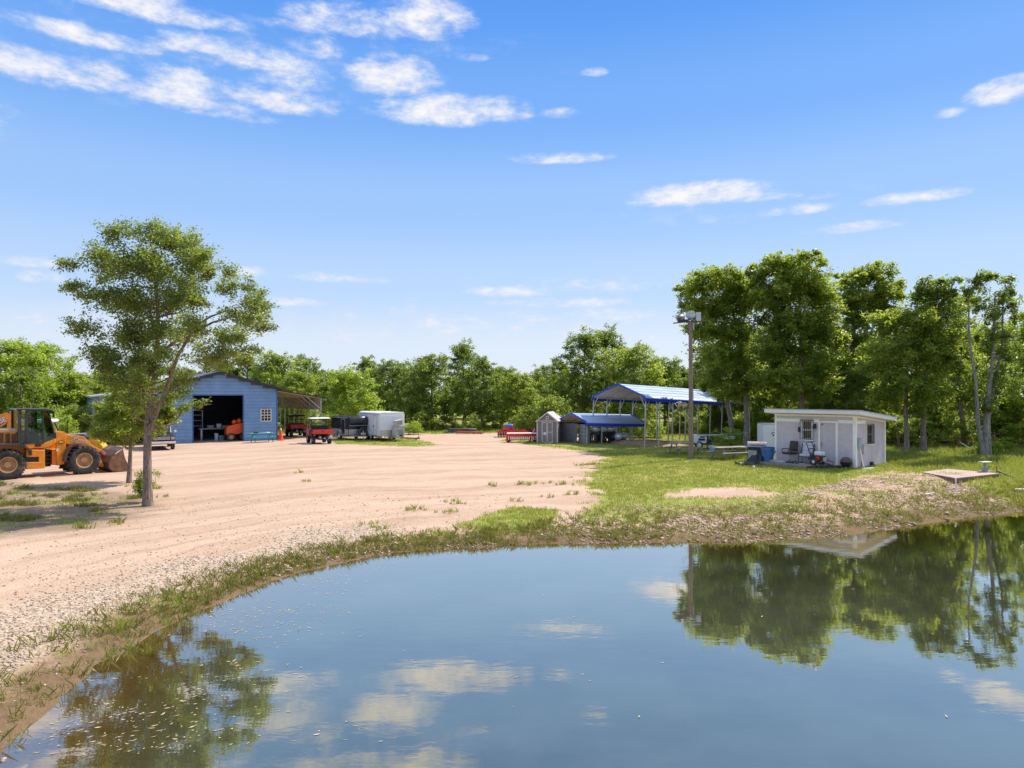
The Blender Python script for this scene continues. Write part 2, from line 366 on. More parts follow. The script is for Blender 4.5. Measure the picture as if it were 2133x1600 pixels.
# ------------------------------------------------------------------ ground
def ground():
    ys = np.concatenate([[-900, -300, -100, -40], np.arange(-20, 4, 2), np.arange(4, 48, .25), np.arange(48, 100, .8), [104, 110, 120, 140, 180, 260, 400, 700, 1400]])
    xs = np.concatenate([[-1200, -600, -300, -180, -120, -90, -75], np.arange(-64, -34, 1.0), np.arange(-34, 32, .25), np.arange(32, 66, 1.0), [75, 90, 120, 180, 300, 600, 1200]])
    X, Y = np.meshgrid(xs, ys); x = X.ravel(); y = Y.ravel()
    z = gz(x, y); s, g, gr, st = masks(x, y)
    ny, nx = X.shape; i = np.arange((ny - 1) * (nx - 1)); r = i // (nx - 1); c = i % (nx - 1); a = r * nx + c
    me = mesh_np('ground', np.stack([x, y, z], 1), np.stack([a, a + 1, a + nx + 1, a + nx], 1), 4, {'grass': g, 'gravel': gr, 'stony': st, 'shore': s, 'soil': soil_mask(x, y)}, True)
    m, nt, N, L, bs = nodes('earth')
    geo = N('ShaderNodeNewGeometry').outputs['Position']
    sh = attr(nt, 'shore')
    # wheel tracks follow the bank
    sp = N('ShaderNodeSeparateXYZ'); L(geo, sp.inputs[0])
    big = noise(nt, geo, .11, 4, .55); fine = noise(nt, geo, 5.5, 6, .75); speck = noise(nt, geo, 26, 2, .6); mid = noise(nt, geo, .8, 5, .65)
    cv = N('ShaderNodeCombineXYZ'); L(mth(nt, 'ADD', mth(nt, 'MULTIPLY', sh, .55), mth(nt, 'MULTIPLY', big, 3.0)), cv.inputs[0])
    L(mth(nt, 'MULTIPLY', mth(nt, 'SUBTRACT', sp.outputs[0], mth(nt, 'MULTIPLY', sp.outputs[1], .3)), .10), cv.inputs[1])
    trk = noise(nt, cv.outputs[0], 1.0, 7, .66)
    dirt = mixc(nt, mrange(nt, trk, .38, .60), (.375, .245, .16), (.485, .34, .25))
    dirt = mixc(nt, mth(nt, 'MULTIPLY', mrange(nt, big, .48, .66), .45), dirt, (.44, .30, .205))
    dirt = mixc(nt, mrange(nt, mid, .45, .7, 0, .3), dirt, (.53, .385, .29))
    dirt = mixc(nt, mrange(nt, fine, .3, .75, .0, .42), dirt, (.56, .41, .315))
    dirt = mixc(nt, mrange(nt, speck, .58, .72, 0, .45), dirt, (.30, .20, .14))
    # pairs of tyre tracks, broken up along their length
    tt = mth(nt, 'FRACT', mth(nt, 'MULTIPLY', mth(nt, 'ADD', sh, mth(nt, 'MULTIPLY', big, 5.5)), .42))
    ln = mth(nt, 'ABSOLUTE', mth(nt, 'SUBTRACT', mth(nt, 'ABSOLUTE', mth(nt, 'SUBTRACT', tt, .5)), .27))
    brk = noise(nt, geo, .16, 3, .6)
    rut = mth(nt, 'MULTIPLY', mrange(nt, mth(nt, 'ADD', ln, mth(nt, 'MULTIPLY', mth(nt, 'SUBTRACT', fine, .5), .10)), .015, .085, 1, 0), mrange(nt, brk, .46, .6))
    dirt = mixc(nt, mth(nt, 'MULTIPLY', rut, .45), dirt, (.34, .22, .145))
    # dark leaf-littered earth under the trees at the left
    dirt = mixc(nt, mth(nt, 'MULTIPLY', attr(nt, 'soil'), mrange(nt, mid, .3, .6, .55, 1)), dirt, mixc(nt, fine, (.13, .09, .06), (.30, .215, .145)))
    # pale limestone gravel
    vo = N('ShaderNodeTexVoronoi'); vo.inputs['Scale'].default_value = 17; L(geo, vo.inputs['Vector'])
    gcol = mixc(nt, vo.outputs['Color'], (.28, .195, .13), (.55, .43, .33))
    gm = mrange(nt, mth(nt, 'ADD', attr(nt, 'gravel'), mth(nt, 'MULTIPLY', mth(nt, 'SUBTRACT', fine, .5), .9)), .3, .75)
    c = mixc(nt, gm, dirt, gcol)
    # stony bank
    vo2 = N('ShaderNodeTexVoronoi'); vo2.inputs['Scale'].default_value = 9; L(geo, vo2.inputs['Vector'])
    scol = mixc(nt, vo2.outputs['Color'], (.26, .16, .105), (.52, .37, .275))
    c = mixc(nt, mrange(nt, attr(nt, 'stony'), .25, .7), c, scol)
    # grass cover
    gn = noise(nt, geo, 2.2, 6, .72); gb = noise(nt, geo, .35, 3, .6)
    gcolr = mixc(nt, mrange(nt, gn, .3, .7), (.15, .18, .032), (.32, .32, .075))
    gcolr = mixc(nt, mth(nt, 'MULTIPLY', mrange(nt, gb, .45, .65), .7), gcolr, (.36, .30, .11)); gcolr = mixc(nt, mrange(nt, mid, .55, .68, 0, .6), gcolr, (.42, .31, .19))
    gf = mrange(nt, mth(nt, 'ADD', attr(nt, 'grass'), mth(nt, 'MULTIPLY', mth(nt, 'SUBTRACT', gn, .5), 1.1)), .38, .62)
    c = mixc(nt, gf, c, gcolr)
    # wet rim and pond bed
    c = mixc(nt, mrange(nt, mth(nt, 'ADD', sh, mth(nt, 'MULTIPLY', mid, 2.4)), 1.5, 2.9, .92, 0), c, mixc(nt, fine, (.075, .048, .022), (.21, .135, .068)))
    c = mixc(nt, mrange(nt, sh, -3.0, .1, 1, 0), c, mixc(nt, mid, (.085, .065, .027), (.20, .15, .072)))
    L(c, bs.inputs['Base Color']); bs.inputs['Roughness'].default_value = .95; bs.inputs['Specular IOR Level'].default_value = .15
    h = mth(nt, 'ADD', mth(nt, 'MULTIPLY', fine, .6), mth(nt, 'MULTIPLY', vo.outputs['Distance'], .5))
    h = mth(nt, 'SUBTRACT', mth(nt, 'ADD', h, mth(nt, 'MULTIPLY', trk, 1.2)), mth(nt, 'MULTIPLY', rut, .7))
    bump(nt, h, .5, .07, bs)
    me.materials.append(m)
    tag(link('ground', me), kind='structure')
ground()

# ------------------------------------------------------------------ pond water
def water():
    xs = np.concatenate([np.arange(-13, 26, .4), np.arange(26, 44, 1)]); ys = np.concatenate([np.arange(-25, 4, 2), np.arange(4, 31.5, .4)])
    X, Y = np.meshgrid(xs, ys); x = X.ravel(); y = Y.ravel(); s = sdist(POND, x, y)
    ny, nx = X.shape; i = np.arange((ny - 1) * (nx - 1)); r = i // (nx - 1); c = i % (nx - 1); a = r * nx + c
    q = np.stack([a, a + 1, a + nx + 1, a + nx], 1); q = q[(s[q].min(1) < 1.2)]
    me = mesh_np('pond_water', np.stack([x, y, 0 * x], 1), q, 4, {'depth': -s}, True)
    m, nt, N, L, bs = nodes('pond_water')
    geo = N('ShaderNodeNewGeometry').outputs['Position']
    n1 = noise(nt, geo, .5, 3); n2 = noise(nt, geo, 2.2, 3)
    mk = N('ShaderNodeBsdfDiffuse')
    L(mixc(nt, mrange(nt, n1, .35, .65), (.062, .066, .038), (.085, .090, .058)), mk.inputs[0])
    tr = N('ShaderNodeBsdfTransparent'); tr.inputs[0].default_value = (.82, .76, .56, 1)
    body = N('ShaderNodeMixShader')
    L(mrange(nt, mth(nt, 'ADD', attr(nt, 'depth'), mth(nt, 'MULTIPLY', mth(nt, 'SUBTRACT', n2, .5), .6)), .3, 3.2), body.inputs[0])
    L(tr.outputs[0], body.inputs[1]); L(mk.outputs[0], body.inputs[2])
    gl = N('ShaderNodeBsdfGlossy'); gl.inputs['Roughness'].default_value = .015; gl.inputs[0].default_value = (1, .93, .80, 1)
    mp = N('ShaderNodeMapping'); mp.inputs['Scale'].default_value = (1.0, 2.2, 1); L(geo, mp.inputs[0])
    wv = noise(nt, mp.outputs[0], 1.6, 3, .5); wv2 = noise(nt, mp.outputs[0], 7, 2, .5)
    b = N('ShaderNodeBump'); b.inputs['Strength'].default_value = .025; b.inputs['Distance'].default_value = .05
    L(mth(nt, 'ADD', wv, mth(nt, 'MULTIPLY', wv2, .12)), b.inputs['Height']); L(b.outputs[0], gl.inputs['Normal'])
    lw = N('ShaderNodeLayerWeight'); lw.inputs[0].default_value = .5; L(b.outputs[0], lw.inputs['Normal'])
    fac = mth(nt, 'MINIMUM', mth(nt, 'ADD', mth(nt, 'MULTIPLY', mth(nt, 'POWER', lw.outputs['Facing'], 2.7), 1.3), .13), .94)
    mx = N('ShaderNodeMixShader'); L(fac, mx.inputs[0]); L(body.outputs[0], mx.inputs[1]); L(gl.outputs[0], mx.inputs[2])
    L(mx.outputs[0], nt.nodes['Material Output'].inputs[0]); nt.nodes.remove(bs)
    me.materials.append(m); tag(link('pond_water', me), kind='structure')
water()

# ------------------------------------------------------------------ grass, weeds, stones, floating debris
rng = np.random.default_rng(7)
def frustum_pts(n, y0, y1, p=1.0, pad=1.04):
    y = y0 + (y1 - y0) * rng.random(n) ** p; x = (rng.random(n) * 2 - 1) * y * .7206 * pad
    return x, y
def blades(x, y, z, hgt, per, spread, wid, lean=.6):
    """tufts of tapering blades"""
    n = len(x); k = n * per
    bx = np.repeat(x, per) + rng.normal(0, 1, k) * np.repeat(spread, per); by = np.repeat(y, per) + rng.normal(0, 1, k) * np.repeat(spread, per)
    bz = np.repeat(z, per) - .01; h = np.repeat(hgt, per) * (.5 + .8 * rng.random(k)); a = rng.random(k) * 2 * np.pi; w = np.repeat(wid, per) * (.6 + .8 * rng.random(k))
    b2 = rng.random(k) * 2 * np.pi; l = h * lean * rng.random(k)
    dx, dy = np.cos(a) * w / 2, np.sin(a) * w / 2; lx, ly = np.cos(b2) * l, np.sin(b2) * l
    V = np.stack([np.stack([bx - dx, by - dy, bz], 1), np.stack([bx + dx, by + dy, bz], 1),
                  np.stack([bx + dx * .7 + lx * .45, by + dy * .7 + ly * .45, bz + h * .62], 1), np.stack([bx + lx, by + ly, bz + h], 1)], 1).reshape(-1, 3)
    return V, np.repeat(np.repeat(rng.random(n) * .6, per) + rng.random(k) * .4, 4)
def scatter_grass():
    Vs, Ts = [], []
    for (n, y0, y1, pw) in ((52000, 21, 48, 1.0), (30000, 48, 88, 1.0)):
        x, y = frustum_pts(n, y0, y1, pw); s, g, gr, st = masks(x, y)
        ok = (rng.random(n) < g ** 1.5) & (s > .2); x, y, s = x[ok], y[ok], s[ok]
        D = np.hypot(x, y); tall = sstep(30, 40, y) * sstep(16, 22, x) + sstep(66, 76, y) + sstep(40, 46, y) * sstep(13, 20, x)
        h = (.06 + .07 * fbm(x * .5, y * .5, 3)) * (1 + 1.8 * np.clip(tall, 0, 1.4))
        V, t = blades(x, y, gz(x, y), h, 7, .07 + .0016 * D, .010 + .00055 * D); Vs.append(V); Ts.append(t)
    V = np.concatenate(Vs); t = np.concatenate(Ts)
    me = mesh_np('grass', V, np.arange(len(V)), 4, {'tone': t}); me.materials.append(LEAF['grass'])
    tag(link('grass', me), kind='stuff')
    # weeds along the water and under the trees
    x, y = frustum_pts(150000, 8, 34, .8); s, g, gr, st = masks(x, y); n = len(x)
    cl = sstep(.5, .62, fbm(x * 1.2, y * 1.2, 77)); right = sstep(-2, 5, x)
    band = sstep(-.1, .3, s) * sstep(2.0 + 2.8 * right, .4, s)
    left = pip(G7, x, y) * sstep(.60, .68, fbm(x * .9, y * .9, 79)) * .7
    pr = np.maximum(band * (.42 + .58 * cl) * (1 - .85 * sstep(19, 11, y) * .9) * (1 - .68 * right), left); ok = (rng.random(n) < pr) & (s > -.12); x, y, s = x[ok], y[ok], s[ok]
    V, t = blades(x, y, gz(x, y), .07 + .13 * rng.random(len(x)) ** 2, 9, np.full(len(x), .06), .008 + .0006 * y, 1.1)
    me = mesh_np('weeds', V, np.arange(len(V)), 4, {'tone': t}); me.materials.append(LEAF['weed']); tag(link('weeds', me), kind='stuff')
    # loose tufts on the road edge
    pts = [(625, 985), (1100, 1010), (930, 1068), (860, 1062), (960, 1050), (1080, 1045), (1140, 1035), (770, 1092), (790, 1100), (930, 1045), (1030, 1012), (1130, 1008), (1170, 1010), (1210, 970), (1235, 968), (1190, 1030),
           (640, 1003), (20, 1030), (120, 1020), (210, 1030), (170, 1100), (250, 1090), (340, 1035), (330, 1018), (380, 1255), (345, 1290), (240, 1310), (275, 1360), (185, 1320), (1238, 1098), (915, 1140), (1075, 1125), (1145, 1130), (305, 1010), (280, 1015)]
    xx, yy = [], []
    for a, b in pts:
        X, Y, Z = P(a, b); k = rng.integers(3, 9); xx += list(X + rng.normal(0, .22, k)); yy += list(Y + rng.normal(0, .16, k))
    xx = np.array(xx); yy = np.array(yy)
    V, t = blades(xx, yy, gz(xx, yy), .10 + .12 * rng.random(len(xx)), 12, np.full(len(xx), .05), .008 + .0006 * yy, .9)
    me = mesh_np('weed_tufts', V, np.arange(len(V)), 4, {'tone': t * .6}); me.materials.append(LEAF['grass']); tag(link('weed_tufts', me), kind='stuff')
scatter_grass()

def rocks(name, x, y, z, sz, m):
    n = len(x); C = np.array([(a, b, c) for c in (-1, 1) for b in (-1, 1) for a in (-1, 1)], float) * .5
    V = C[None] * (1 + rng.uniform(-.45, .3, (n, 8, 3))) * (sz[:, None, None] * (np.array([1.25, 1, .62])[None, None] * rng.uniform(.7, 1.25, (n, 1, 3))))
    a = rng.random(n) * 6.283; ca, sa = np.cos(a)[:, None], np.sin(a)[:, None]
    V = np.stack([V[..., 0] * ca - V[..., 1] * sa, V[..., 0] * sa + V[..., 1] * ca, V[..., 2]], 2) + np.stack([x, y, z + sz * .12], 1)[:, None]
    Fq = np.array([(0, 2, 3, 1), (4, 5, 7, 6), (0, 1, 5, 4), (2, 6, 7, 3), (0, 4, 6, 2), (1, 3, 7, 5)])
    faces = (np.arange(n)[:, None, None] * 8 + Fq[None]).reshape(-1)
    me = mesh_np(name, V.reshape(-1, 3), faces, 4, {'tone': np.repeat(rng.random(n), 8)}); me.materials.append(m)
    return tag(link(name, me), kind='stuff')
def stone_mat(name, a, b):
    m, nt, N, L, bs = nodes(name); tc = N('ShaderNodeTexCoord').outputs['Object']
    c = mixc(nt, attr(nt, 'tone'), a, b); c = mixc(nt, mrange(nt, noise(nt, tc, 18, 4), .4, .7, 0, .4), c, tuple(k * .6 for k in a))
    L(c, bs.inputs['Base Color']); bs.inputs['Roughness'].default_value = .9; return m
def scatter_stones():
    x, y = frustum_pts(110000, 7.5, 30, .9, 1.05); s, g, gr, st = masks(x, y)
    ok = (rng.random(len(x)) < gr ** 1.7 * .9 * sstep(30, 14, y) + .03 * sstep(.1, .3, s) * (x < 0)) & (s > -.05); x, y = x[ok], y[ok]
    rocks('gravel', x, y, gz(x, y), .012 + .024 * rng.random(len(x)) ** 2.2 + .0006 * y, stone_mat('limestone_gravel', (.30, .22, .15), (.58, .47, .37)))
    x, y = frustum_pts(130000, 17, 33, 1.0); s, g, gr, st = masks(x, y)
    ok = (rng.random(len(x)) < st * .42 * sstep(.35, .55, fbm(x * .7, y * .7, 12))) & (s > -.1); x, y = x[ok], y[ok]
    rocks('bank_stones', x, y, gz(x, y), .025 + .06 * rng.random(len(x)) ** 2.5, stone_mat('bank_stone', (.36, .24, .165), (.62, .46, .36)))
scatter_stones()
def rubble():
    x, y = frustum_pts(9000, 7.5, 33, .9, 1.05); s, g, gr, st = masks(x, y)
    ok = (rng.random(len(x)) < .20 * sstep(-.5, -.1, s) * sstep(1.3, .2, s) * sstep(.48, .6, fbm(x * .8, y * .8, 91))); x, y = x[ok], y[ok]
    rocks('rubble', x, y, gz(x, y), .05 + .13 * rng.random(len(x)) ** 2.5, stone_mat('rubble_stone', (.26, .18, .12), (.58, .45, .35)))
rubble()
def floaters():
    n = 16000; x, y = frustum_pts(n, 7.6, 24, .9); s = sdist(POND, x, y); c = fbm(x * .7 + 3, y * 1.3, 55)
    pr = sstep(.42, .68, c) * (sstep(-4.5, -.5, s) * .9 + .12) * sstep(0, -5, x) + .004; ok = (rng.random(n) < pr) & (s < -.1); x, y = x[ok], y[ok]; n = len(x)
    L_ = .012 + .05 * rng.random(n) ** 2.5; w = .005 + .011 * rng.random(n); a = rng.normal(.45, .5, n); ca, sa = np.cos(a), np.sin(a); z = .004 + .004 * rng.random(n)
    V = np.stack([np.stack([x + ca * L_ * i - sa * w * j, y + sa * L_ * i + ca * w * j, z + .004 * i * i], 1) for i, j in ((-1, 0), (0, -1), (1, 0), (0, 1))], 1).reshape(-1, 3)
    me = mesh_np('floating_leaves', V, np.arange(4 * n), 4, {'tone': np.repeat(rng.random(n), 4)}); me.materials.append(stone_mat('dead_leaf', (.30, .22, .11), (.62, .52, .36)))
    tag(link('floating_leaves', me), kind='stuff')
floaters()

# ------------------------------------------------------------------ trees
def leaf_quads(Pn, size, rg, up=.5, asp=.5):
    n = len(Pn); nr = rg.normal(0, 1, (n, 3)); nr[:, 2] = np.abs(nr[:, 2]) + up; nr /= np.linalg.norm(nr, axis=1)[:, None]
    a = np.cross(nr, rg.normal(0, 1, (n, 3))); a /= np.linalg.norm(a, axis=1)[:, None] + 1e-9; b = np.cross(nr, a)
    s = (size * (.6 + .8 * rg.random(n)))[:, None]; w = s * asp
    return np.stack([Pn - a * s * .5, Pn + b * w * .5 + nr * s * .06, Pn + a * s * .5, Pn - b * w * .5 + nr * s * .06], 1).reshape(-1, 3)
def crown_mesh(name, lobes, leaf, density, rg, m, twig_n=None, droop=.0, asp=.5):
    """lobes: (x, y, z, rx, ry, rz). twigs run out of each lobe and carry leaf sprays"""
    Vs, Ts = [], []
    for (cx, cy, cz, rx, ry, rz) in lobes:
        vol = (rx * ry * rz) ** (1 / 3.); nt_ = max(4, int(density * .42 * vol ** 2.0)); per = 44
        d = rg.normal(0, 1, (nt_, 3)); d /= np.linalg.norm(d, axis=1)[:, None]
        rad = .25 + 1.0 * rg.random(nt_) ** .75
        end = d * rad[:, None] * np.array([rx, ry, rz]); end[:, 2] -= droop * rad * rz * rg.random(nt_)
        t = .55 + .5 * rg.random((nt_, per, 1)); L = end[:, None] * t
        L = L + rg.normal(0, 1, (nt_, per, 3)) * np.array([1, 1, .75]) * (.07 + .085 * vol)
        pts = (L + np.array([cx, cy, cz])).reshape(-1, 3)
        tone = np.clip(np.repeat(rg.random(nt_), per) * .72 + rg.random(nt_ * per) * .28, 0, 1)
        Vs.append(leaf_quads(pts, np.full(len(pts), leaf), rg, asp=asp)); Ts.append(np.repeat(tone, 4))
    V = np.concatenate(Vs); me = mesh_np(name, V, np.arange(len(V)), 4, {'tone': np.concatenate(Ts)}); me.materials.append(m); return me
def bend(p, q, rg, k=4, amp=.06):
    p, q = np.array(p, float), np.array(q, float); L = np.linalg.norm(q - p)
    return [tuple(p + (q - p) * (i / k) + (rg.normal(0, amp * L, 3) * np.array([1, 1, .4]) if 0 < i < k else 0)) for i in range(k + 1)]
def limbs_mb(mb, trunk, lobes, r0, rg, twigs=4):
    """trunk: list of points; each crown mass hangs on the nearest lower limb or on the trunk"""
    n = len(trunk); rad = lambda f: max(.03, r0 * (1.25 - .25 * min(1, f * 8)) * (1 - .78 * f))
    mb.tube(trunk, [rad(i / (n - 1)) for i in range(n)], 9)
    T = np.array(trunk, float); nodes_ = []   # position, radius, depth
    for i in range(n - 1):
        for f in (0, .33, .67):
            p = T[i] + (T[i + 1] - T[i]) * f
            if (i + f) / (n - 1) > .26: nodes_.append((p, rad((i + f) / (n - 1)), 0))
    order = sorted(lobes, key=lambda l: min(np.linalg.norm(np.array(l[:3]) - q[0]) for q in nodes_))
    for (cx, cy, cz, rx, ry, rz) in order:
        c = np.array((cx, cy, cz)); best = None
        for (p, r, dp) in nodes_:
            d = c - p; L = np.linalg.norm(d) + 1e-6; cost = L * (1 + 1.3 * max(0, .35 - d[2] / L)) + dp * .35
            if best is None or cost < best[0]: best = (cost, p, r, dp, L)
        _, p, r, dp, L = best; rr = min(r * .62, .018 + .02 * L); end = c - np.array((0, 0, rz * .3))
        pts = bend(p, end, rg, 4, .07); pts = [(x, y, z - .10 * L * math.sin(math.pi * i / 4)) for i, (x, y, z) in enumerate(pts)]
        mb.tube(pts, [rr * (1 - .62 * i / 4) for i in range(5)], 6)
        nodes_ += [(np.array(pts[2]), rr * .7, dp + 1), (np.array(pts[4]), rr * .4, dp + 1)]
        for _ in range(twigs):
            d = rg.normal(0, 1, 3); d /= np.linalg.norm(d); d[2] = abs(d[2]) * .6
            mb.tube(bend(end, (cx + d[0] * rx, cy + d[1] * ry, cz + d[2] * rz), rg, 2), [min(.02, rr * .4), .01, .004], 4)

def photo_tree(name, label, base, lobes, D=None, trunk=None, r0=.2, leaf=.13, dens=60, kind='dark', seed=1, bark=None, depth=.75, group=None, extra=None, double=True, cat='tree', droop=0., limbs=True, lobe_h=1.0, sat=True, lobe_w=1.0):
    """a tree whose crown masses stand where the photo shows them, given real depth round the trunk"""
    rg = np.random.default_rng(seed)
    if D is None: X, Y, Z = P(*base)
    else: X, Y = px_x(base[0], D), D; Z = g1(X, Y)
    k = Y / F; root = thing(name, label, cat, (X, Y, Z), 0, group)
    loc = lambda px, py: ((px - base[0]) * k, CZ - (py - YH) * k - Z)
    L3 = []; xs = [l[0] for l in lobes]; xc = ((min(xs) + max(xs)) / 2 - base[0]) * k; Rw = max(1.0, (max(xs) - min(xs)) / 2 * k)
    for i, (cx, cy, rx, ry) in enumerate(lobes):
        lx, lz = loc(cx, cy); rx *= k * lobe_w; ry *= k * lobe_h; reach = math.sqrt(max(.05, 1 - ((lx - xc) / (Rw * 1.15)) ** 2)) * Rw * depth
        ds = rg.uniform(.2, .95); ry3 = (rx + ry) / 2
        if double and reach > ry3 * .8:
            L3 += [(lx, reach * ds, lz + rg.uniform(-.3, .1), rx * .95, ry3, ry), (lx, -reach * ds * .9, lz, rx * .95, ry3, ry)]
        else: L3.append((lx, rg.uniform(-.5, .5) * reach, lz, rx, ry3, ry))
    if sat:   # smaller sprays breaking up the edge of each crown mass
        for (a, b, c, p, q, r) in list(L3):
            for _ in range(2):
                d = rg.normal(0, 1, 3); d /= np.linalg.norm(d); f = rg.uniform(.85, 1.15); s = rg.uniform(.32, .5)
                L3.append((a + d[0] * p * f, b + d[1] * q * f, c + d[2] * r * f, p * s, q * s, r * s))
    mb = MB()
    if trunk: tp = [(loc(a, b)[0], 0.02 * i, loc(a, b)[1]) for i, (a, b) in enumerate(trunk)]
    else:
        top = min(l[1] for l in lobes); tx = np.mean(xs)
        tp = [(0, 0, -.1), (.05, .0, 1.0)] + [(loc(base[0] + (tx - base[0]) * f, 0)[0] + rg.normal(0, .1), rg.normal(0, .15), (loc(0, top)[1]) * f) for f in (.35, .55, .75, .9)]
    if tp[0][2] > -.1: tp[0] = (tp[0][0], tp[0][1], -.1)
    if limbs: limbs_mb(mb, tp, L3, r0, rg)
    else: mb.tube(tp, [r0 * (1 - .6 * i / len(tp)) for i in range(len(tp))], 8)
    if extra:
        for pts, ra, rb in extra:
            q = [(loc(a, b)[0], yy, loc(a, b)[1]) for a, b, yy in pts]; mb.tube(q, [ra + (rb - ra) * i / (len(q) - 1) for i in range(len(q))], 8)
    mb.build('trunk', bark or BARK, root, smooth=60)
    link('crown', crown_mesh('crown', L3, leaf, dens, rg, LEAF[kind], droop=droop), root)
    return root

# the tall tree by the road
photo_tree('tree', 'tall open-crowned tree with forked trunk standing alone on the bare dirt beside the road', (308, 1054),
    [(330, 490, 58, 26), (275, 502, 42, 26), (385, 512, 45, 30), (222, 540, 48, 26), (178, 562, 30, 16), (300, 560, 55, 34), (350, 565, 45, 32), (415, 555, 48, 32), (447, 552, 26, 24),
     (168, 608, 24, 10), (205, 612, 34, 18), (250, 625, 50, 30), (318, 625, 60, 34), (392, 620, 48, 28), (500, 612, 34, 22), (530, 600, 22, 18), (540, 640, 26, 26), (505, 660, 46, 18), (548, 668, 20, 16),
     (222, 690, 40, 28), (285, 690, 52, 34), (362, 690, 50, 30), (440, 690, 48, 28), (505, 712, 42, 12), (212, 738, 32, 22), (255, 752, 38, 24), (305, 755, 40, 28), (390, 745, 40, 22), (455, 735, 44, 20), (505, 742, 30, 9),
     (228, 770, 30, 20), (270, 790, 38, 24), (325, 795, 44, 26), (285, 830, 30, 20), (335, 838, 26, 16), (380, 832, 24, 9), (370, 775, 30, 16)],
    trunk=[(308, 1056), (307, 1010), (306, 940), (307, 880), (313, 820), (320, 760), (326, 700), (325, 640), (318, 580), (315, 520)], r0=.18, leaf=.11, dens=172, kind='hero', seed=11, bark=BARK, depth=.62, lobe_h=1.05, sat=False, lobe_w=.95,
    extra=[([(308, 905, 0), (320, 880, -.1), (338, 848, -.3), (356, 822, -.5), (372, 790, -.7), (392, 745, -.9), (425, 700, -1.1), (470, 678, -1.2), (520, 664, -1.2)], .11, .03),
           ([(306, 870, 0), (290, 835, .3), (280, 800, .6), (262, 760, .9), (240, 720, 1.1)], .06, .025),
           ([(322, 745, 0), (345, 720, .3), (380, 685, .6), (420, 655, .8), (455, 640, 1.)], .08, .025),
           ([(322, 690, 0), (300, 640, .4), (260, 605, .7), (200, 590, .9)], .07, .02)])
def sprouts(px, py, n, r, h, seed, label):
    rg = np.random.default_rng(seed); X, Y, Z = P(px, py); t = thing('sapling_shoots', label, 'shoots', (X, Y, Z)); mb = MB(); L = []
    for i in range(n):
        a = rg.random() * 6.28; e = (math.cos(a) * r * rg.uniform(.3, 1), math.sin(a) * r * rg.uniform(.3, 1), h * rg.uniform(.4, 1)); mb.tube(bend((0, 0, -.02), e, rg, 3), [.012, .01, .008, .004], 4)
        L += [(e[0] * k, e[1] * k, e[2] * k, .16, .16, .12) for k in (.6, 1)]
    mb.build('stem', BARK, t); link('leaves', crown_mesh('leaves', L, .07, 130, rg, LEAF['mid']), t)
sprouts(303, 1046, 9, .45, 1.2, 5, 'leafy shoots sprouting round the foot of the tall lone tree')
photo_tree('tree', 'small dense dark tree with thin trunk behind the tall lone tree', (269, 1006),
    [(215, 868, 26, 24), (250, 850, 34, 30), (290, 848, 36, 32), (235, 895, 36, 22), (275, 890, 40, 26), (315, 872, 34, 24), (345, 848, 22, 24), (350, 868, 20, 16), (265, 825, 26, 16), (205, 900, 18, 14), (350, 830, 18, 12)],
    r0=.12, leaf=.13, dens=120, kind='mid', seed=12, depth=.8, trunk=[(269, 1008), (270, 970), (271, 935), (272, 905), (274, 875), (276, 845)])

# the grove behind the small shed
GV = 'tall trees in the grove behind the grey shed'
photo_tree('tree', 'tall pale-trunked tree right beside the lamp pole, leftmost of the grove', (1555, 932),
    [(1436, 602, 24, 20), (1462, 588, 36, 24), (1502, 582, 34, 22), (1535, 592, 40, 30), (1448, 640, 32, 24), (1500, 640, 46, 34), (1560, 632, 38, 34), (1468, 690, 40, 30), (1530, 690, 46, 34), (1488, 740, 42, 28), (1545, 750, 42, 30), (1482, 785, 30, 22), (1550, 800, 35, 26), (1515, 815, 30, 18)],
    trunk=[(1555, 934), (1556, 880), (1554, 820), (1548, 760), (1538, 700), (1528, 650), (1515, 600)], r0=.24, leaf=.2, dens=74, kind='mid', seed=21, bark=BARKG, group=GV,
    extra=[([(1538, 918, 1.5), (1536, 880, 1.5), (1528, 845, 1.5), (1526, 800, 1.2), (1510, 740, 1)], .22, .12)])
photo_tree('tree', 'broad tallest tree of the grove, rising directly above the shed window', (1672, 925),
    [(1582, 572, 28, 22), (1622, 556, 40, 22), (1665, 543, 34, 14), (1692, 552, 20, 10), (1602, 612, 46, 38), (1660, 590, 46, 36), (1702, 604, 36, 36), (1722, 645, 30, 34), (1642, 660, 50, 40), (1700, 692, 46, 38), (1738, 700, 20, 26), (1618, 722, 42, 34), (1690, 752, 46, 34), (1640, 792, 42, 28), (1592, 790, 32, 26), (1702, 812, 36, 24)],
    D=51, r0=.26, leaf=.2, dens=74, kind='mid', seed=22, bark=BARK, group=GV)
photo_tree('tree', 'tree with a sky gap below its rounded top, standing behind the shed roof', (1748, 930),
    [(1766, 582, 22, 16), (1800, 568, 32, 20), (1830, 574, 26, 22), (1862, 602, 28, 22), (1820, 612, 42, 24), (1772, 622, 34, 28), (1790, 662, 36, 28), (1758, 700, 26, 26), (1802, 712, 42, 28), (1760, 762, 42, 28), (1842, 640, 30, 16), (1800, 790, 36, 26), (1745, 810, 26, 22)],
    D=56, r0=.28, leaf=.22, dens=56, kind='mid', seed=23, group=GV, extra=[([(1738, 925, .6), (1735, 880, .6), (1738, 820, .4), (1740, 760, .2)], .22, .12)])
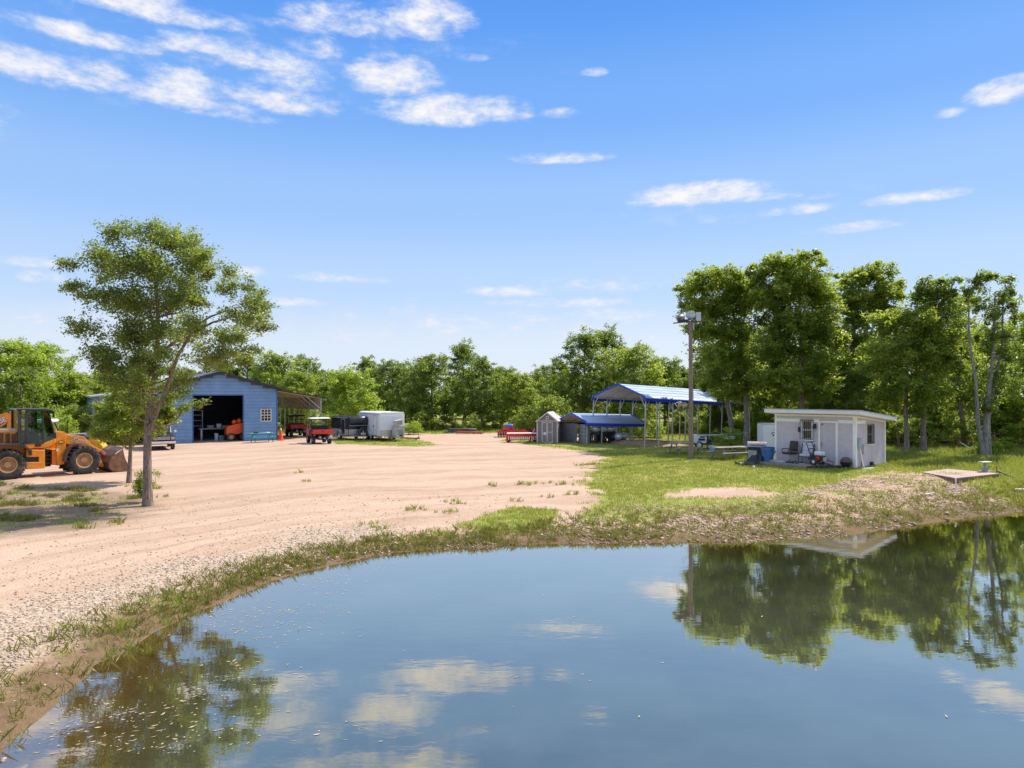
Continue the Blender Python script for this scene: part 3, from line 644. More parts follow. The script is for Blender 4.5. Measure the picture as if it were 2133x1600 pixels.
photo_tree('tree', 'leafy low-crowned tree with slim dark trunk just right of the shed', (1887, 948),
    [(1842, 672, 40, 28), (1890, 662, 46, 30), (1928, 692, 40, 32), (1862, 722, 54, 36), (1918, 742, 50, 36), (1955, 752, 30, 34), (1832, 772, 46, 32), (1890, 800, 50, 32), (1938, 812, 40, 30), (1850, 822, 36, 20), (1900, 845, 30, 18)],
    r0=.17, leaf=.18, dens=66, kind='mid', seed=24, bark=BARK, group=GV)
photo_tree('tree', 'dark round-topped tree with straight bare trunk between slim trunk and fence post', (1924, 951),
    [(1905, 622, 26, 20), (1932, 610, 34, 24), (1962, 604, 30, 24), (1975, 640, 40, 32), (1940, 660, 36, 28), (1985, 690, 36, 34), (1960, 720, 34, 28), (1990, 750, 30, 26)],
    D=44.5, r0=.19, leaf=.18, dens=64, kind='dark', seed=25, group=GV, trunk=[(1924, 953), (1923, 900), (1924, 850), (1930, 780), (1940, 720), (1945, 660), (1940, 620)])
photo_tree('tree', 'leaning dark trunk tree behind the rusty fence brace', (2010, 933),
    [(1995, 640, 28, 26), (2005, 680, 34, 30), (2000, 730, 36, 30), (2015, 780, 36, 30), (1985, 820, 32, 26), (2030, 820, 28, 24), (2020, 620, 18, 20)],
    D=50, r0=.2, leaf=.2, dens=58, kind='mid', seed=26, group=GV, trunk=[(2010, 935), (2006, 880), (1999, 830), (1996, 780), (2000, 720), (2003, 650)])
photo_tree('tree', 'open airy tree with several upright feathery stems, behind the concrete slab', (2049, 955),
    [(2018, 600, 12, 26), (2040, 588, 13, 30), (2062, 585, 14, 26), (2088, 592, 15, 28), (2112, 612, 13, 22), (2050, 640, 20, 28), (2092, 650, 24, 32), (2124, 652, 16, 28), (2060, 705, 28, 30), (2110, 722, 28, 34), (2072, 775, 32, 30), (2108, 800, 36, 34), (2060, 842, 28, 24)],
    r0=.2, leaf=.16, dens=62, kind='dark', seed=27, bark=BARKG, group=GV, double=False,
    extra=[([(2062, 948, .3), (2066, 880, .4), (2078, 800, .3), (2092, 720, .2), (2090, 620, 0)], .16, .03), ([(2044, 950, -.2), (2030, 880, -.3), (2026, 800, -.3), (2018, 700, 0), (2018, 600, 0)], .14, .03), ([(2065, 948, .3), (2069, 900, .5), (2069, 850, .5)], .2, .12)])
photo_tree('tree', 'bushy tree cut by the right edge of the picture', (2160, 945),
    [(2140, 700, 40, 34), (2180, 680, 50, 40), (2150, 760, 50, 40), (2200, 780, 50, 40), (2145, 830, 42, 34), (2190, 850, 40, 30), (2130, 650, 18, 30)], D=47, r0=.22, leaf=.19, dens=62, kind='bright', seed=28, group=GV)

# tree kinds for the belt round the yard: built once, then copied
def proto_tree(seed, H, hb, Rw, nl, leaf, dens, kind, droop=0., bark=None):
    rg = np.random.default_rng(seed); L = []
    for i in range(nl):
        f = (i + .5) / nl; zz = hb + (H - hb) * (.08 + .86 * f); prof = math.sin(math.pi * (.18 + .72 * f)) ** .7
        a = i * 2.4 + rg.uniform(-.5, .5); rr = Rw * prof * rg.uniform(.25, .8); s = Rw * rg.uniform(.28, .46)
        L.append((math.cos(a) * rr, math.sin(a) * rr, zz, s, s, s * rg.uniform(.6, .85)))
    L.append((0, 0, H - Rw * .25, Rw * .4, Rw * .4, Rw * .28))
    root = thing('tree', 'x', 'tree', (0, 0, 0)); mb = MB()
    tp = [(0, 0, -.2)] + [(rg.normal(0, .12), rg.normal(0, .12), H * .88 * f) for f in (.15, .35, .55, .75, 1)]
    limbs_mb(mb, tp, L, .03 * H * .75, rg, 3); mb.build('trunk', bark or BARK, root, smooth=60)
    link('crown', crown_mesh('crown', L, leaf, dens, rg, LEAF[kind], droop=droop), root); return root
PT = {'oak': proto_tree(41, 10, 1.6, 4.0, 26, .26, 17, 'dark'), 'dark': proto_tree(42, 10, 1.4, 3.6, 26, .26, 17, 'dark'), 'bright': proto_tree(43, 10, 1.2, 4.4, 28, .25, 17, 'mid'),
      'round': proto_tree(44, 7.5, .7, 4.0, 26, .25, 18, 'bright'), 'tall': proto_tree(45, 13, 2.2, 4.2, 30, .26, 16, 'dark'), 'willow': proto_tree(46, 9, .6, 3.8, 30, .21, 22, 'bright', .9), 'bush': proto_tree(47, 3.6, .1, 2.4, 18, .18, 34, 'mid'), 'brush': proto_tree(48, 2.2, .05, 1.7, 14, .15, 44, 'bright')}
HT = {'oak': 10, 'dark': 10, 'bright': 10, 'round': 7.5, 'tall': 13, 'willow': 9, 'bush': 3.6, 'brush': 2.2}
USED = set(); TR = random.Random(3)
def belt(kind, px, top, D, label, wide=1.0, group='trees round the yard', name=None):
    """one tree of the belt: its top at photo row `top` when standing D metres off"""
    X = px_x(px, D); Z = g1(X, D); h = pz(top - 5, D) - Z; s = h / HT[kind] * .97
    o = PT[kind] if kind not in USED else copy_tree(PT[kind]); USED.add(kind)
    if name: o.name = name
    o.location = (X, D, Z); o.rotation_euler = (0, 0, TR.uniform(0, 6.28)); ws = max(.55, min(1.7, s ** .5)) * wide
    o.scale = (ws, ws, s); tag(o, label, 'tree' if kind not in ('bush', 'brush') else 'bush', group)
BELT = [
    ('willow', 15, 700, 60, 'pale feathery tree at the left edge, above the orange boom', 1.2), ('willow', 95, 708, 66, 'second pale feathery tree from the left edge, above the loader cab', 1.05), ('bright', -70, 690, 62, 'bright tree mostly cut off by the left edge', 1.),
    ('dark', 45, 765, 57, 'dark tree low behind the loader cab', .9), ('bright', 140, 778, 66, 'low bright tree under the open sky gap right of the loader cab', .9), ('willow', 215, 772, 74, 'yellow-green tree seen just left of the tall lone tree', 1.), ('oak', 180, 790, 70, 'mid-green tree between the loader cab and the lean-to roof', .8),
    ('oak', 300, 765, 84, 'tree behind the crown of the tall lone tree', 1.), ('oak', 390, 768, 86, 'tree rising behind the left slope of the barn roof', 1.), ('oak', 455, 748, 88, 'tree directly behind the peak of the blue barn', 1.), ('dark', 515, 738, 88, 'dark tree behind the right slope of the barn roof', .9),
    ('bright', 572, 736, 84, 'light green tree behind the barn, above its right corner', .95), ('dark', 640, 740, 96, 'dark far tree above the lean-to', .9), ('bright', 620, 775, 80, 'light green tree rising over the lean-to roof', .85), ('oak', 690, 775, 94, 'small far tree where the treeline dips, right of the lean-to', .8),
    ('round', 728, 776, 69, 'bright round leafy tree right behind the white and black trailers', 1.0), ('dark', 765, 742, 92, 'dark tree peaking behind the bright round tree', .95), ('oak', 818, 750, 88, 'tree behind the white trailer', .95), ('dark', 855, 760, 82, 'dark-crowned tree right of the white trailer', .9),
    ('oak', 900, 738, 78, 'broad tree with pale left side behind the grey beams', 1.05), ('tall', 965, 712, 86, 'tallest tree in the middle of the far treeline', .95), ('dark', 1005, 742, 80, 'dark tree right of the tallest middle tree', .9), ('oak', 1045, 765, 84, 'tree behind the red implements', .9),
    ('bright', 1075, 778, 78, 'light green low tree behind the red harrow', .85), ('dark', 1110, 778, 88, 'dark low tree left of the garden shed roof', .85), ('oak', 1135, 762, 110, 'small pale far tree at the low point of the treeline', .9), ('dark', 1172, 748, 84, 'dark tree behind the garden shed', .85),
    ('tall', 1218, 688, 74, 'high dark tree left of the big carport peak', .95), ('tall', 1262, 682, 78, 'twin high tree directly over the big carport', .95), ('bright', 1322, 718, 70, 'bright yellow-green tree behind the big carport roof', 1.0), ('oak', 1385, 745, 76, 'tree between the big carport and the lamp pole', .9), ('dark', 1425, 762, 80, 'dark tree seen just left of the lamp pole', .85),
    ('bright', 1475, 745, 76, 'bright low tree right behind the lamp pole', .85), ('oak', 1545, 668, 64, 'tree filling the gap behind the pale-trunked tree', .9), ('dark', 1610, 690, 63, 'dark tree behind the left end of the shed roof', .9), ('oak', 1700, 690, 62, 'mid-green tree behind the middle of the shed', .9), ('bright', 1775, 715, 63, 'bright tree glimpsed behind the right part of the shed roof', .8),
    ('dark', 1835, 690, 61, 'dark tree behind the shed right corner', .85), ('oak', 1905, 668, 60, 'tree behind the two slim trunks right of the shed', .9), ('bright', 1975, 690, 59, 'bright tree behind the first rusty fence post', .85), ('bright', 2035, 680, 64, 'bright tree behind the second fence post', .9), ('oak', 2095, 665, 60, 'tree behind the feathery multi-stem tree', .9), ('bright', 2140, 720, 66, 'bright tree at the right edge behind the slab', 1.), ('oak', 2230, 720, 60, 'tree standing past the right edge', 1.)]
for b in BELT: belt(*b)
SLIM = [('dark', 1640, 760, 56, 'slim dark tree behind the left part of the shed roof', .6), ('dark', 1718, 770, 55, 'slim dark tree behind the shed door', .6), ('oak', 1800, 765, 53, 'slim tree behind the shed right wall', .6), ('dark', 1862, 780, 54, 'slim dark tree behind the first fence post', .55), ('oak', 1950, 775, 52, 'slim tree between the fence posts', .6),
    ('dark', 2085, 770, 50, 'slim dark tree right of the feathery stems', .6), ('oak', 2120, 790, 49, 'slim tree at the right edge by the wire fence', .6), ('dark', 1500, 770, 60, 'slim dark tree between the lamp pole and the pale trunk', .6), ('oak', 1585, 765, 57, 'slim tree over the white emblem trailer', .6)]
for b in SLIM: belt(*b)
BUSH = [
    ('bush', 30, 860, 56, 'dark bush behind the orange loader hood'), ('bush', 150, 848, 56, 'bush behind the loader windshield'), ('brush', 120, 872, 52, 'bright low bush by the yellow tractor cab'), ('bush', 205, 850, 68, 'bush beside the barn left lean-to wall'), ('bush', 90, 850, 60, 'bush behind the loader cab door'),
    ('bush', 600, 862, 84, 'bush seen through the back of the lean-to'), ('bush', 640, 866, 82, 'bush seen between the lean-to posts'), ('bush', 690, 868, 76, 'bush right of the lean-to, left of the black trailer'), ('brush', 862, 884, 70, 'small bright bush by the white trailer corner'), ('bush', 885, 862, 76, 'bush right of the white trailer'), ('bush', 930, 872, 77, 'bush left of the grey beams'),
    ('brush', 985, 872, 76, 'light bush behind the grey beams'), ('bush', 1025, 868, 78, 'bush between grey beams and red harrow'), ('brush', 1085, 862, 74, 'pale bush behind the red harrow'), ('bush', 1110, 850, 70, 'bush left of the garden shed'), ('bush', 1150, 830, 68, 'bright bush behind the garden shed roof'), ('bush', 1225, 850, 72, 'bush behind the small carport'), ('bush', 1290, 855, 70, 'bush behind the small carport end'),
    ('brush', 1330, 880, 66, 'bright bush beneath the big carport'), ('brush', 1365, 882, 67, 'pale bush seen beneath the middle of the big carport'), ('bush', 1420, 858, 72, 'bush beneath the big carport, left of the pole'), ('bush', 1475, 862, 70, 'bush right of the lamp pole'), ('brush', 1520, 900, 50, 'dark low bush at the foot of the pale-trunked tree'), ('bush', 1580, 868, 62, 'bush left of the white emblem trailer'),
    ('brush', 1870, 880, 55, 'bright bush behind the first fence post'), ('brush', 1915, 890, 56, 'bright bush behind the two slim trunks'), ('brush', 1960, 878, 56, 'yellow-green bush between the fence posts'), ('brush', 1990, 890, 58, 'yellow-green bush behind the second fence post'), ('bush', 2040, 865, 56, 'bush behind the multi-stem tree'), ('bush', 2090, 870, 54, 'dark bush right of the multi-stem tree'), ('bush', 2130, 875, 50, 'bush at the right edge'), ('brush', 2085, 918, 46, 'low leafy bush right behind the slab'), ('bush', 1860, 868, 50, 'dark bush behind the slim trunk nearest the shed'), ('bush', 1900, 872, 49, 'dark bush between the two slim trunks right of the shed'), ('bush', 1955, 866, 51, 'dark bush right of the straight bare trunk'), ('bush', 2000, 872, 52.5, 'bush behind the leaning dark trunk'), ('bush', 2065, 862, 49, 'bush right behind the pale multi-stem trunks'), ('bush', 2110, 858, 48.5, 'tall bush between the multi-stem tree and the right edge'),
    ('bush', 1620, 850, 55, 'bush behind the left corner of the shed'), ('bush', 1500, 862, 62, 'bush behind the white engine welder'), ('bush', 1550, 866, 58, 'bush behind the pale trunk beside the shed'), ('bush', 1845, 858, 60, 'bush right behind the shed corner'), ('bush', 1800, 860, 60, 'bush hidden behind the shed'), ('brush', 2060, 925, 43.5, 'small leafy bush at the multi-stem trunk foot')]
for b in BUSH: belt(b[0], b[1], b[2], b[3], b[4], 1.0, 'bushes round the yard', 'bush' if b[0] == 'bush' else 'low_bush')

def far_wood():
    rg = np.random.default_rng(90); L = []; trunks = MB()
    for i in range(88):
        a = -1.35 + 2.7 * i / 87 + rg.normal(0, .01); D = rg.uniform(96, 118) if abs(a) < .55 else rg.uniform(76, 92); X = math.tan(a * .72) * D; Z = .5; H = rg.uniform(6.0, 7.6) * D / 100; w = 4.2
        for k in range(7):
            L.append((X + rg.normal(0, 1.6), D + rg.normal(0, 1.5), Z + H * (.12 + .12 * k), 2.0, 2.0, 1.5))
        trunks.tube([(X, D, Z), (X, D, H * .8)], [.2, .1], 5)
    me = crown_mesh('woodland', L, .42, 9, rg, LEAF['dark'])
    tag(link('woodland', me), 'dense far-off woodland closing the view behind the yard trees', None, None, 'stuff')
far_wood()

# ------------------------------------------------------------------ materials for the built things
BLUE = mat('barn_blue_siding', (.19, .33, .51), .45, 0, .12, 1.2, (.20, .25, .33), .25); BLUETRIM = mat('barn_blue_trim', (.055, .13, .33), .45)
DARKTRIM = mat('dark_metal_trim', (.03, .03, .04), .45, .2); GREYROOF = mat('grey_metal_roof', (.42, .42, .45), .4, .3, .12)
WHITE = mat('white_paint', (.76, .76, .77), .4, 0, .06, 2, (.5, .47, .42), .25); CREAM = mat('cream_panel', (.60, .53, .42), .6, 0, .12)
BLACK = mat('black_plastic', (.02, .02, .022), .45); RUBBER = mat('tyre_rubber', (.035, .032, .03), .85, 0, .35, 6, (.28, .21, .15), .55)
ORANGE = mat('orange_paint', (.80, .265, .02), .42, 0, .22, 3.5, (.36, .21, .11), .7); RUSTO = mat('rusty_orange', (.48, .16, .04), .7, .1, .35)
RUST = mat('rusty_steel', (.22, .115, .065), .75, .3, .4, 5, (.35, .24, .16), .5); STEEL = mat('galvanised_steel', (.52, .53, .54), .42, .6, .15); CHROME = mat('chrome', (.7, .7, .72), .2, .9, .1)
GLASS = glass_mat('dark_glass', (.025, .045, .04)); GLASSB = glass_mat('window_glass', (.015, .02, .025))
RED = mat('red_paint', (.62, .035, .018), .4, 0, .2, 3, (.3, .12, .07), .3); REDO = mat('cone_orange', (.85, .09, .015), .5)
TEAL = mat('teal_paint', (.05, .33, .33), .55, 0, .2); WOODG = wood('weathered_wood', (.30, .255, .22)); WOODP = wood('pole_wood', (.25, .19, .145)); WOODL = wood('new_lumber', (.58, .46, .33))
SILV = mat('diamond_plate', (.55, .55, .56), .38, .75, .2, 14); GREYP = mat('grey_plastic', (.33, .33, .34), .6); BEIGE = mat('beige_metal', (.50, .47, .42), .55, .1, .15)
LILAC = mat('lilac_stucco', (.61, .535, .55), .9, 0, .10, 3, (.42, .36, .36), .2, .25); CREAMW = mat('white_trim_board', (.92, .89, .80), .6, 0, .06)
CBLUE = mat('carport_blue', (.36, .44, .66), .4, .0, .04, .6, (.12, .2, .6), .0); CFASC = mat('carport_fascia_blue', (.02, .07, .48), .4, .1)
BINBL = mat('blue_plastic', (.05, .15, .34), .5); LTBLUE = mat('pale_blue_plastic', (.30, .45, .70), .5); SEATB = mat('brown_fabric', (.07, .045, .035), .9); CUSH = mat('pale_grey_cushion', (.55, .52, .54), .9)
TANTRIM = mat('tan_trim', (.60, .54, .49), .6); SHEDG = mat('taupe_siding', (.23, .20, .20), .7, 0, .12); SHEDR = mat('grey_shingles', (.42, .39, .40), .85); YEL = mat('yellow_paint', (.72, .36, .02), .45); BROWND = mat('dark_grille', (.10, .04, .012), .6)
SLABC = mat('pinkish_concrete', (.42, .31, .26), .9, 0, .18, 1.5, (.36, .22, .16), .5, .2); SLABS = mat('rusty_slab_side', (.27, .14, .105), .9, 0, .3); PVC = mat('white_pipe', (.8, .8, .8), .5); TANTRK = mat('dusty_rim', (.50, .29, .14), .7, .1, .3)
DCOL = mat('dark_grey_paint', (.06, .06, .065), .3, .3); LAMPG = mat('lamp_glass', (.40, .37, .32), .12, .85); SCREEN = mat('grey_mesh_panel', (.16, .15, .16), .8); REDL = mat('red_lens', (.5, .02, .02), .3); TARP = mat('black_tarp', (.015, .02, .02), .5)

def text(name, body, size, mt, parent, loc, rot, shear=0.0, ext=.004):
    c = bpy.data.curves.new(name, 'FONT'); c.body = body; c.size = size; c.extrude = ext; c.shear = shear; c.align_x = 'CENTER'; c.align_y = 'CENTER'; c.offset = size * .02
    tmp = bpy.data.objects.new('lettering', c); COL.objects.link(tmp); dg = bpy.context.evaluated_depsgraph_get(); me = bpy.data.meshes.new_from_object(tmp.evaluated_get(dg)); bpy.data.objects.remove(tmp)
    me.materials.clear(); me.materials.append(mt); me.name = name
    return link(name, me, parent, loc, rot)
def wheel(parent, x, y, r, w, rim_r, rimm, lugs=0, name='wheel', tm=None):
    """tyre on the y axis with a dished rim"""
    mb = MB(); h = w / 2
    mb.lathe([(rim_r, -h * .8), (r * .80, -h), (r * .94, -h * .92), (r, -h * .62), (r, h * .62), (r * .94, h * .92), (r * .80, h), (rim_r, h * .8), (rim_r * .96, 0), (rim_r, -h * .8)], (x, y, r), 'y', 32)
    for i in range(lugs):
        for sgn in (-1, 1):
            a = 2 * math.pi * (i + (.5 if sgn > 0 else 0)) / lugs; c = Vector((x + math.sin(a) * r, y + sgn * h * .48, r + math.cos(a) * r))
            mb.box(c, (r * .10, h * 1.05, r * .11), (0, a, sgn * .5))
    o = mb.build(name, tm or RUBBER, parent, smooth=40)
    rb = MB()
    for sg in (-1, 1):
        rb.lathe([(rim_r * 1.02, sg * h * .82), (rim_r * .88, sg * h * .78), (rim_r * .80, sg * h * .35), (rim_r * .45, sg * h * .30), (rim_r * .40, sg * h * .62), (rim_r * .22, sg * h * .66), (0.001, sg * h * .66)], (x, y, r), 'y', 24)
        for k in range(8): a = k * math.pi / 4; rb.box((x + math.cos(a) * rim_r * .6, y + sg * h * .36, r + math.sin(a) * rim_r * .6), (.05 * r, .05 * r, .05 * r))
    rb.build('rim', rimm, o, smooth=35)
    return o
def frame_u(Lp, ang):
    c, s = math.cos(ang), math.sin(ang)
    def u(px): r = (px - CX) / F; return (r * Lp[1] - Lp[0]) / (c - r * s)
    def z(px, py): D = Lp[1] + u(px) * s; return CZ - (py - YH) / F * D - Lp[2]
    return u, z

# ------------------------------------------------------------------ blue barn
def barn():
    ang = R(33); Rc = (-21.05, 63.6); w = 9.63; zb = .34
    Lp = (Rc[0] - w * math.cos(ang), Rc[1] - w * math.sin(ang), zb); u, z = frame_u(Lp, ang)
    t = thing('metal_barn', 'blue metal barn with open doorway, dark roof trim and side lean-tos', 'barn', Lp, ang)
    ev, pk, dp = 4.58, 5.95, 14.0
    d0, d1, dh = u(402.7), u(505.7), z(454, 824)
    wins = [(u(544), u(563.5), z(553, 876.5), z(553, 853)), (u(340), u(361.2), z(350, 881), z(350, 856))]
    holes = [(d0, d1, -1, dh)] + wins
    mb = MB(); h = .29; n = int(pk / h) + 1
    for i in range(n):
        z0, z1 = i * h, (i + 1) * h; zm = min(z1, pk)
        if z0 > ev: k = (z1 - ev) / (pk - ev); xa, xb = w / 2 * min(1, k), w - w / 2 * min(1, k)
        else: xa, xb = 0.0, w
        if xb - xa < .1: continue
        segs = [(xa, xb)]
        for (a, b, c, d) in holes:
            if z1 > c + .02 and z0 < d - .02:
                segs = [s2 for s in segs for s2 in ((s[0], min(s[1], a)), (max(s[0], b), s[1])) if s2[1] - s2[0] > .02]
        for a, b in segs:   # lapped board
            mb.add([(a, -.06, z0), (b, -.06, z0), (b, -.03, z0 + h - .016), (a, -.03, z0 + h - .016), (a, 0, z0), (b, 0, z0)], [(0, 1, 2, 3), (4, 5, 1, 0)])
    mb.build('front_wall', BLUE, t)
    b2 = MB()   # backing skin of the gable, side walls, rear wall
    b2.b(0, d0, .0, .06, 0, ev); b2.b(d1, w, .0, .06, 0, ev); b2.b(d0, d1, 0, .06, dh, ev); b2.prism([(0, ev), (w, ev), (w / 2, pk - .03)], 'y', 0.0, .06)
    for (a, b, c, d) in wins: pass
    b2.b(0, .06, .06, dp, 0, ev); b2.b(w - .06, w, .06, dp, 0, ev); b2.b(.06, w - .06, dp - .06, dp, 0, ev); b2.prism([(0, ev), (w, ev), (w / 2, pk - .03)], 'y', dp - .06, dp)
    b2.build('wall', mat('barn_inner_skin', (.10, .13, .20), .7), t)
    rf = MB(); o = .42; k = (pk - ev) / (w / 2)
    for sg in (-1, 1):
        x0, x1 = w / 2, w / 2 + sg * (w / 2 + o)
        za, zb2 = pk + .03, ev + .03 - k * o
        rf.add([(x0, -.3, za), (x1, -.3, zb2), (x1, dp + .3, zb2), (x0, dp + .3, za), (x0, -.3, za + .09), (x1, -.3, zb2 + .09), (x1, dp + .3, zb2 + .09), (x0, dp + .3, za + .09)], [(0, 1, 2, 3), (4, 5, 6, 7), (0, 1, 5, 4), (1, 2, 6, 5), (2, 3, 7, 6)])
    for j in range(18):
        y = .2 + j * .8
        for sg in (-1, 1): rf.bar((w / 2, y, pk + .13), (w / 2 + sg * (w / 2 + o), y, ev + .13 - k * o), .05, .04)
    rf.build('roof', GREYROOF, t)
    tr = MB()
    for sg in (-1, 1): tr.bar((w / 2, -.34, pk + .02), (w / 2 + sg * (w / 2 + o), -.34, ev + .02 - k * o), .07, .24)
    tr.build('rake_trim', DARKTRIM, t)
    tr = MB(); tr.b(d0 - .1, d0, -.06, .05, 0, dh); tr.b(d1, d1 + .1, -.06, .05, 0, dh); tr.b(d0 - .1, d1 + .1, -.06, .05, dh, dh + .1); tr.build('door_trim', BLUETRIM, t)
    for x in (0, w): tr = MB(); tr.b(x - .06, x + .06, -.065, .04, 0, ev); tr.build('corner_trim', BLUETRIM, t)
    for (a, b, c, d) in wins:
        f = MB(); e = .055
        f.b(a - e, a, -.07, .0, c - e, d + e); f.b(b, b + e, -.07, 0, c - e, d + e); f.b(a, b, -.07, 0, c - e, c); f.b(a, b, -.07, 0, d, d + e)
        for i in (1, 2): x = a + (b - a) * i / 3; f.b(x - .014, x + .014, -.062, -.03, c, d)
        for i in (1, 2, 3): zz = c + (d - c) * i / 4; hh = .025 if i == 2 else .014; f.b(a, b, -.065, -.032, zz - hh, zz + hh)
        fo = f.build('window', CREAMW, t); p = MB(); p.b(a, b, -.03, -.02, c, d); p.build('pane', GLASSB, fo)
    sl = MB(); sl.b(.06, w - .06, -.4, dp - .06, -.3, .035); sl.build('floor_slab', mat('barn_floor', (.34, .29, .25), .9), t)
    # right lean-to
    xo = u(668.8); zi, zo = 4.42, 3.76
    rf = MB(); rf.prism([(w, zi), (xo + .35, zo - .05), (xo + .35, zo + .05), (w, zi + .1)], 'y', -.3, dp); rf.build('lean_to_roof', DARKTRIM, t)
    un = MB(); un.prism([(w + .02, zi - .02), (xo, zo + .0), (xo, zo - .03), (w + .02, zi - .06)], 'y', -.2, dp - .1); un.build('lean_to_ceiling', CREAM, t)
    pn = MB(); pn.b(xo + .04, xo + .07, .0, dp, zo - 1.1, zo - .02); pn.build('hanging_panel', CREAM, t)
    for j in range(9):
        y = .1 + j * 1.72; pm = MB(); pm.b(xo - .04, xo + .04, y - .04, y + .04, -.3, zo - .03); pm.build('post', STEEL, t)
        br = MB(); br.bar((xo - .03, y, zo - 1.0), (xo - 1.35, y, zo + .14), .06); br.build('brace', STEEL, t)
    # left lean-to
    xl = u(190); zl = z(195, 829)
    rf = MB(); rf.prism([(0, 4.42), (xl - .1, zl + .02), (xl - .1, zl + .14), (0, 4.54)], 'y', -.3, dp); rf.build('lean_to_roof', GREYROOF, t)
    s = MB(); s.b(xl + .1, xl + .95, 0, .05, -.2, zl + .02); s.b(xl + .1, xl + .16, .05, dp, -.2, zl); s.build('lean_to_wall', BLUE, t)
    s = MB(); s.b(xl + .16, xl + .95, -.012, -.002, 2.2, zl - .06); s.build('siding_patch', mat('pale_green_siding', (.20, .27, .26), .7), t)
    # things standing in the doorway
    M = t.matrix_basis if False else Matrix.Translation(Lp) @ Matrix.Rotation(ang, 4, 'Z')
    def inside(name, label, cat, x, y, group=None, rz=0): v = M @ Vector((x, y, .035)); return thing(name, label, cat, v, ang + rz, group)
    q = inside('workbench', 'cluttered long workbench standing inside the open barn doorway', 'workbench', u(468), 3.2); m = MB(); m.b(-1.6, 1.4, -.45, .45, .95, 1.05); m.build('top', GREYP, q)
    for x in (-1.4, 1.2): l = MB(); l.b(x - .05, x + .05, -.4, .4, 0, .95); l.build('leg', STEEL, q)
    for i, (x, ww, hh) in enumerate(((-.6, .5, .22), (.1, .35, .35), (.7, .6, .18))):
        v = M @ Vector((u(468) + x, 3.2, 1.085)); k2 = thing('parts_bin', ('low grey bin at the left of the barn workbench', 'tall grey bin in the middle of the barn workbench', 'flat grey bin at the right of the barn workbench')[i], 'bin', v, ang); m = MB(); m.box((0, 0, hh / 2), (ww, .35, hh), None, 1.12); m.build('body', SILV if i % 2 else GREYP, k2); m = MB(); m.b(-ww / 2 * 1.15, ww / 2 * 1.15, -.2, .2, hh, hh + .03); m.build('lid', GREYP, k2)
    q = inside('compact_tractor', 'orange machine poking out at the right jamb of the barn doorway', 'tractor', u(493), 1.0)
    m = MB(); m.prism([(-.75, .55), (-.7, 1.25), (.3, 1.5), (1.0, 1.55), (1.0, .75), (-.5, .45)], 'y', -.45, .45); m.build('hood', mat('tractor_orange', (.78, .10, .015), .4), q, .03)
    m = MB(); m.ball((.0, 0, 1.62), .22, 10, 7); m.ball((.45, .1, 1.7), .25, 10, 7); m.build('seat', mat('tractor_orange', (.78, .10, .015)), q, smooth=60)
    for x in (-.35, .7): wheel(q, x, -.5, .34, .25, .18, ORANGE); wheel(q, x, .5, .34, .25, .18, ORANGE)
    q = inside('shelf_rack', 'pale shelf rack on the left inside the dark barn', 'rack', u(428), 6.5); m = MB()
    for x in (-.8, .8): m.b(x - .03, x + .03, -.25, .25, 0, 2.6)
    m.build('upright', STEEL, q)
    for zz in (1.1, 1.6, 2.1, 2.55): m = MB(); m.b(-.8, .8, -.25, .25, zz, zz + .05); m.build('shelf', CREAMW, q)
    for i, x in enumerate((461, 470, 474)):
        q = inside('bucket', ('white bucket under the left end of the barn workbench', 'grey bucket under the middle of the barn workbench', 'grey bucket beside the orange machine in the barn')[i], 'bucket', u(x), 2.2, 'buckets under the workbench'); m = MB(); m.lathe([(.001, 0), (.14, 0), (.17, .42 if i else .6), (.16, .42 if i else .6), (.13, .05)], (0, 0, 0), 'z', 14); m.build('body', WHITE if i == 0 else GREYP, q, smooth=40); m = MB(); m.tube([(-.16, 0, .4), (0, -.12, .3), (.16, 0, .4)], .008, 5); m.build('handle', STEEL, q)
barn()

# ------------------------------------------------------------------ picnic tables
def picnic(name, label, loc, rz, mt, group=None, L=1.85):
    t = thing(name, label, 'picnic table', loc, rz, group)
    m = MB()
    for i in range(5): y = -.34 + i * .17; m.b(-L / 2, L / 2, y - .078, y + .078, .72, .76)
    m.build('tabletop', mt, t, .004)
    for sg in (-1, 1):
        m = MB(); m.b(-L / 2, L / 2, sg * .72 - .14, sg * .72 - .005, .42, .46); m.b(-L / 2, L / 2, sg * .72 + .005, sg * .72 + .14, .42, .46); m.build('bench', mt, t, .004)
    for x in (-L * .36, L * .36):
        for sg in (-1, 1): m = MB(); m.bar((x, sg * .76, -.03), (x, sg * .26, .72), .05, .11); m.build('leg', mt, t)
        m = MB(); m.b(x + .028, x + .07, -.84, .84, .36, .42); m.b(x + .028, x + .07, -.38, .38, .65, .72); m.build('crossbar', mt, t)
    return t
a = P(546, 921); picnic('picnic_table', 'teal picnic table in front of the blue barn wall', a, R(33), TEAL, None, 2.0)
for i, (dx, ww, lb) in enumerate(((-.5, .3, 'small dark tool box at the left of the teal table'), (.1, .5, 'flat grey tray on the middle of the teal table'), (.5, .25, 'pale paper pile at the right of the teal table'))):
    c = math.cos(R(33)); s = math.sin(R(33)); q = thing(('tool_box', 'tray', 'paper_pile')[i], lb, ('tool box', 'tray', 'papers')[i], (a[0] + dx * c, a[1] + dx * s, a[2] + .762), R(33)); m = MB(); m.box((0, 0, .05), (ww, .3, .10 if i == 0 else .05), None, .9); m.build('body', (BLACK, SILV, CREAMW)[i], q); m = MB(); m.b(-ww * .3, ww * .3, -.02, .02, .1 if i == 0 else .075, .13 if i == 0 else .09); m.build('handle' if i < 2 else 'weight', STEEL, q)
b = P(1425, 946); picnic('picnic_table', 'grey wooden picnic table left of the lamp pole foot', b, R(14), WOODG, 'grey wooden picnic tables', 2.0)
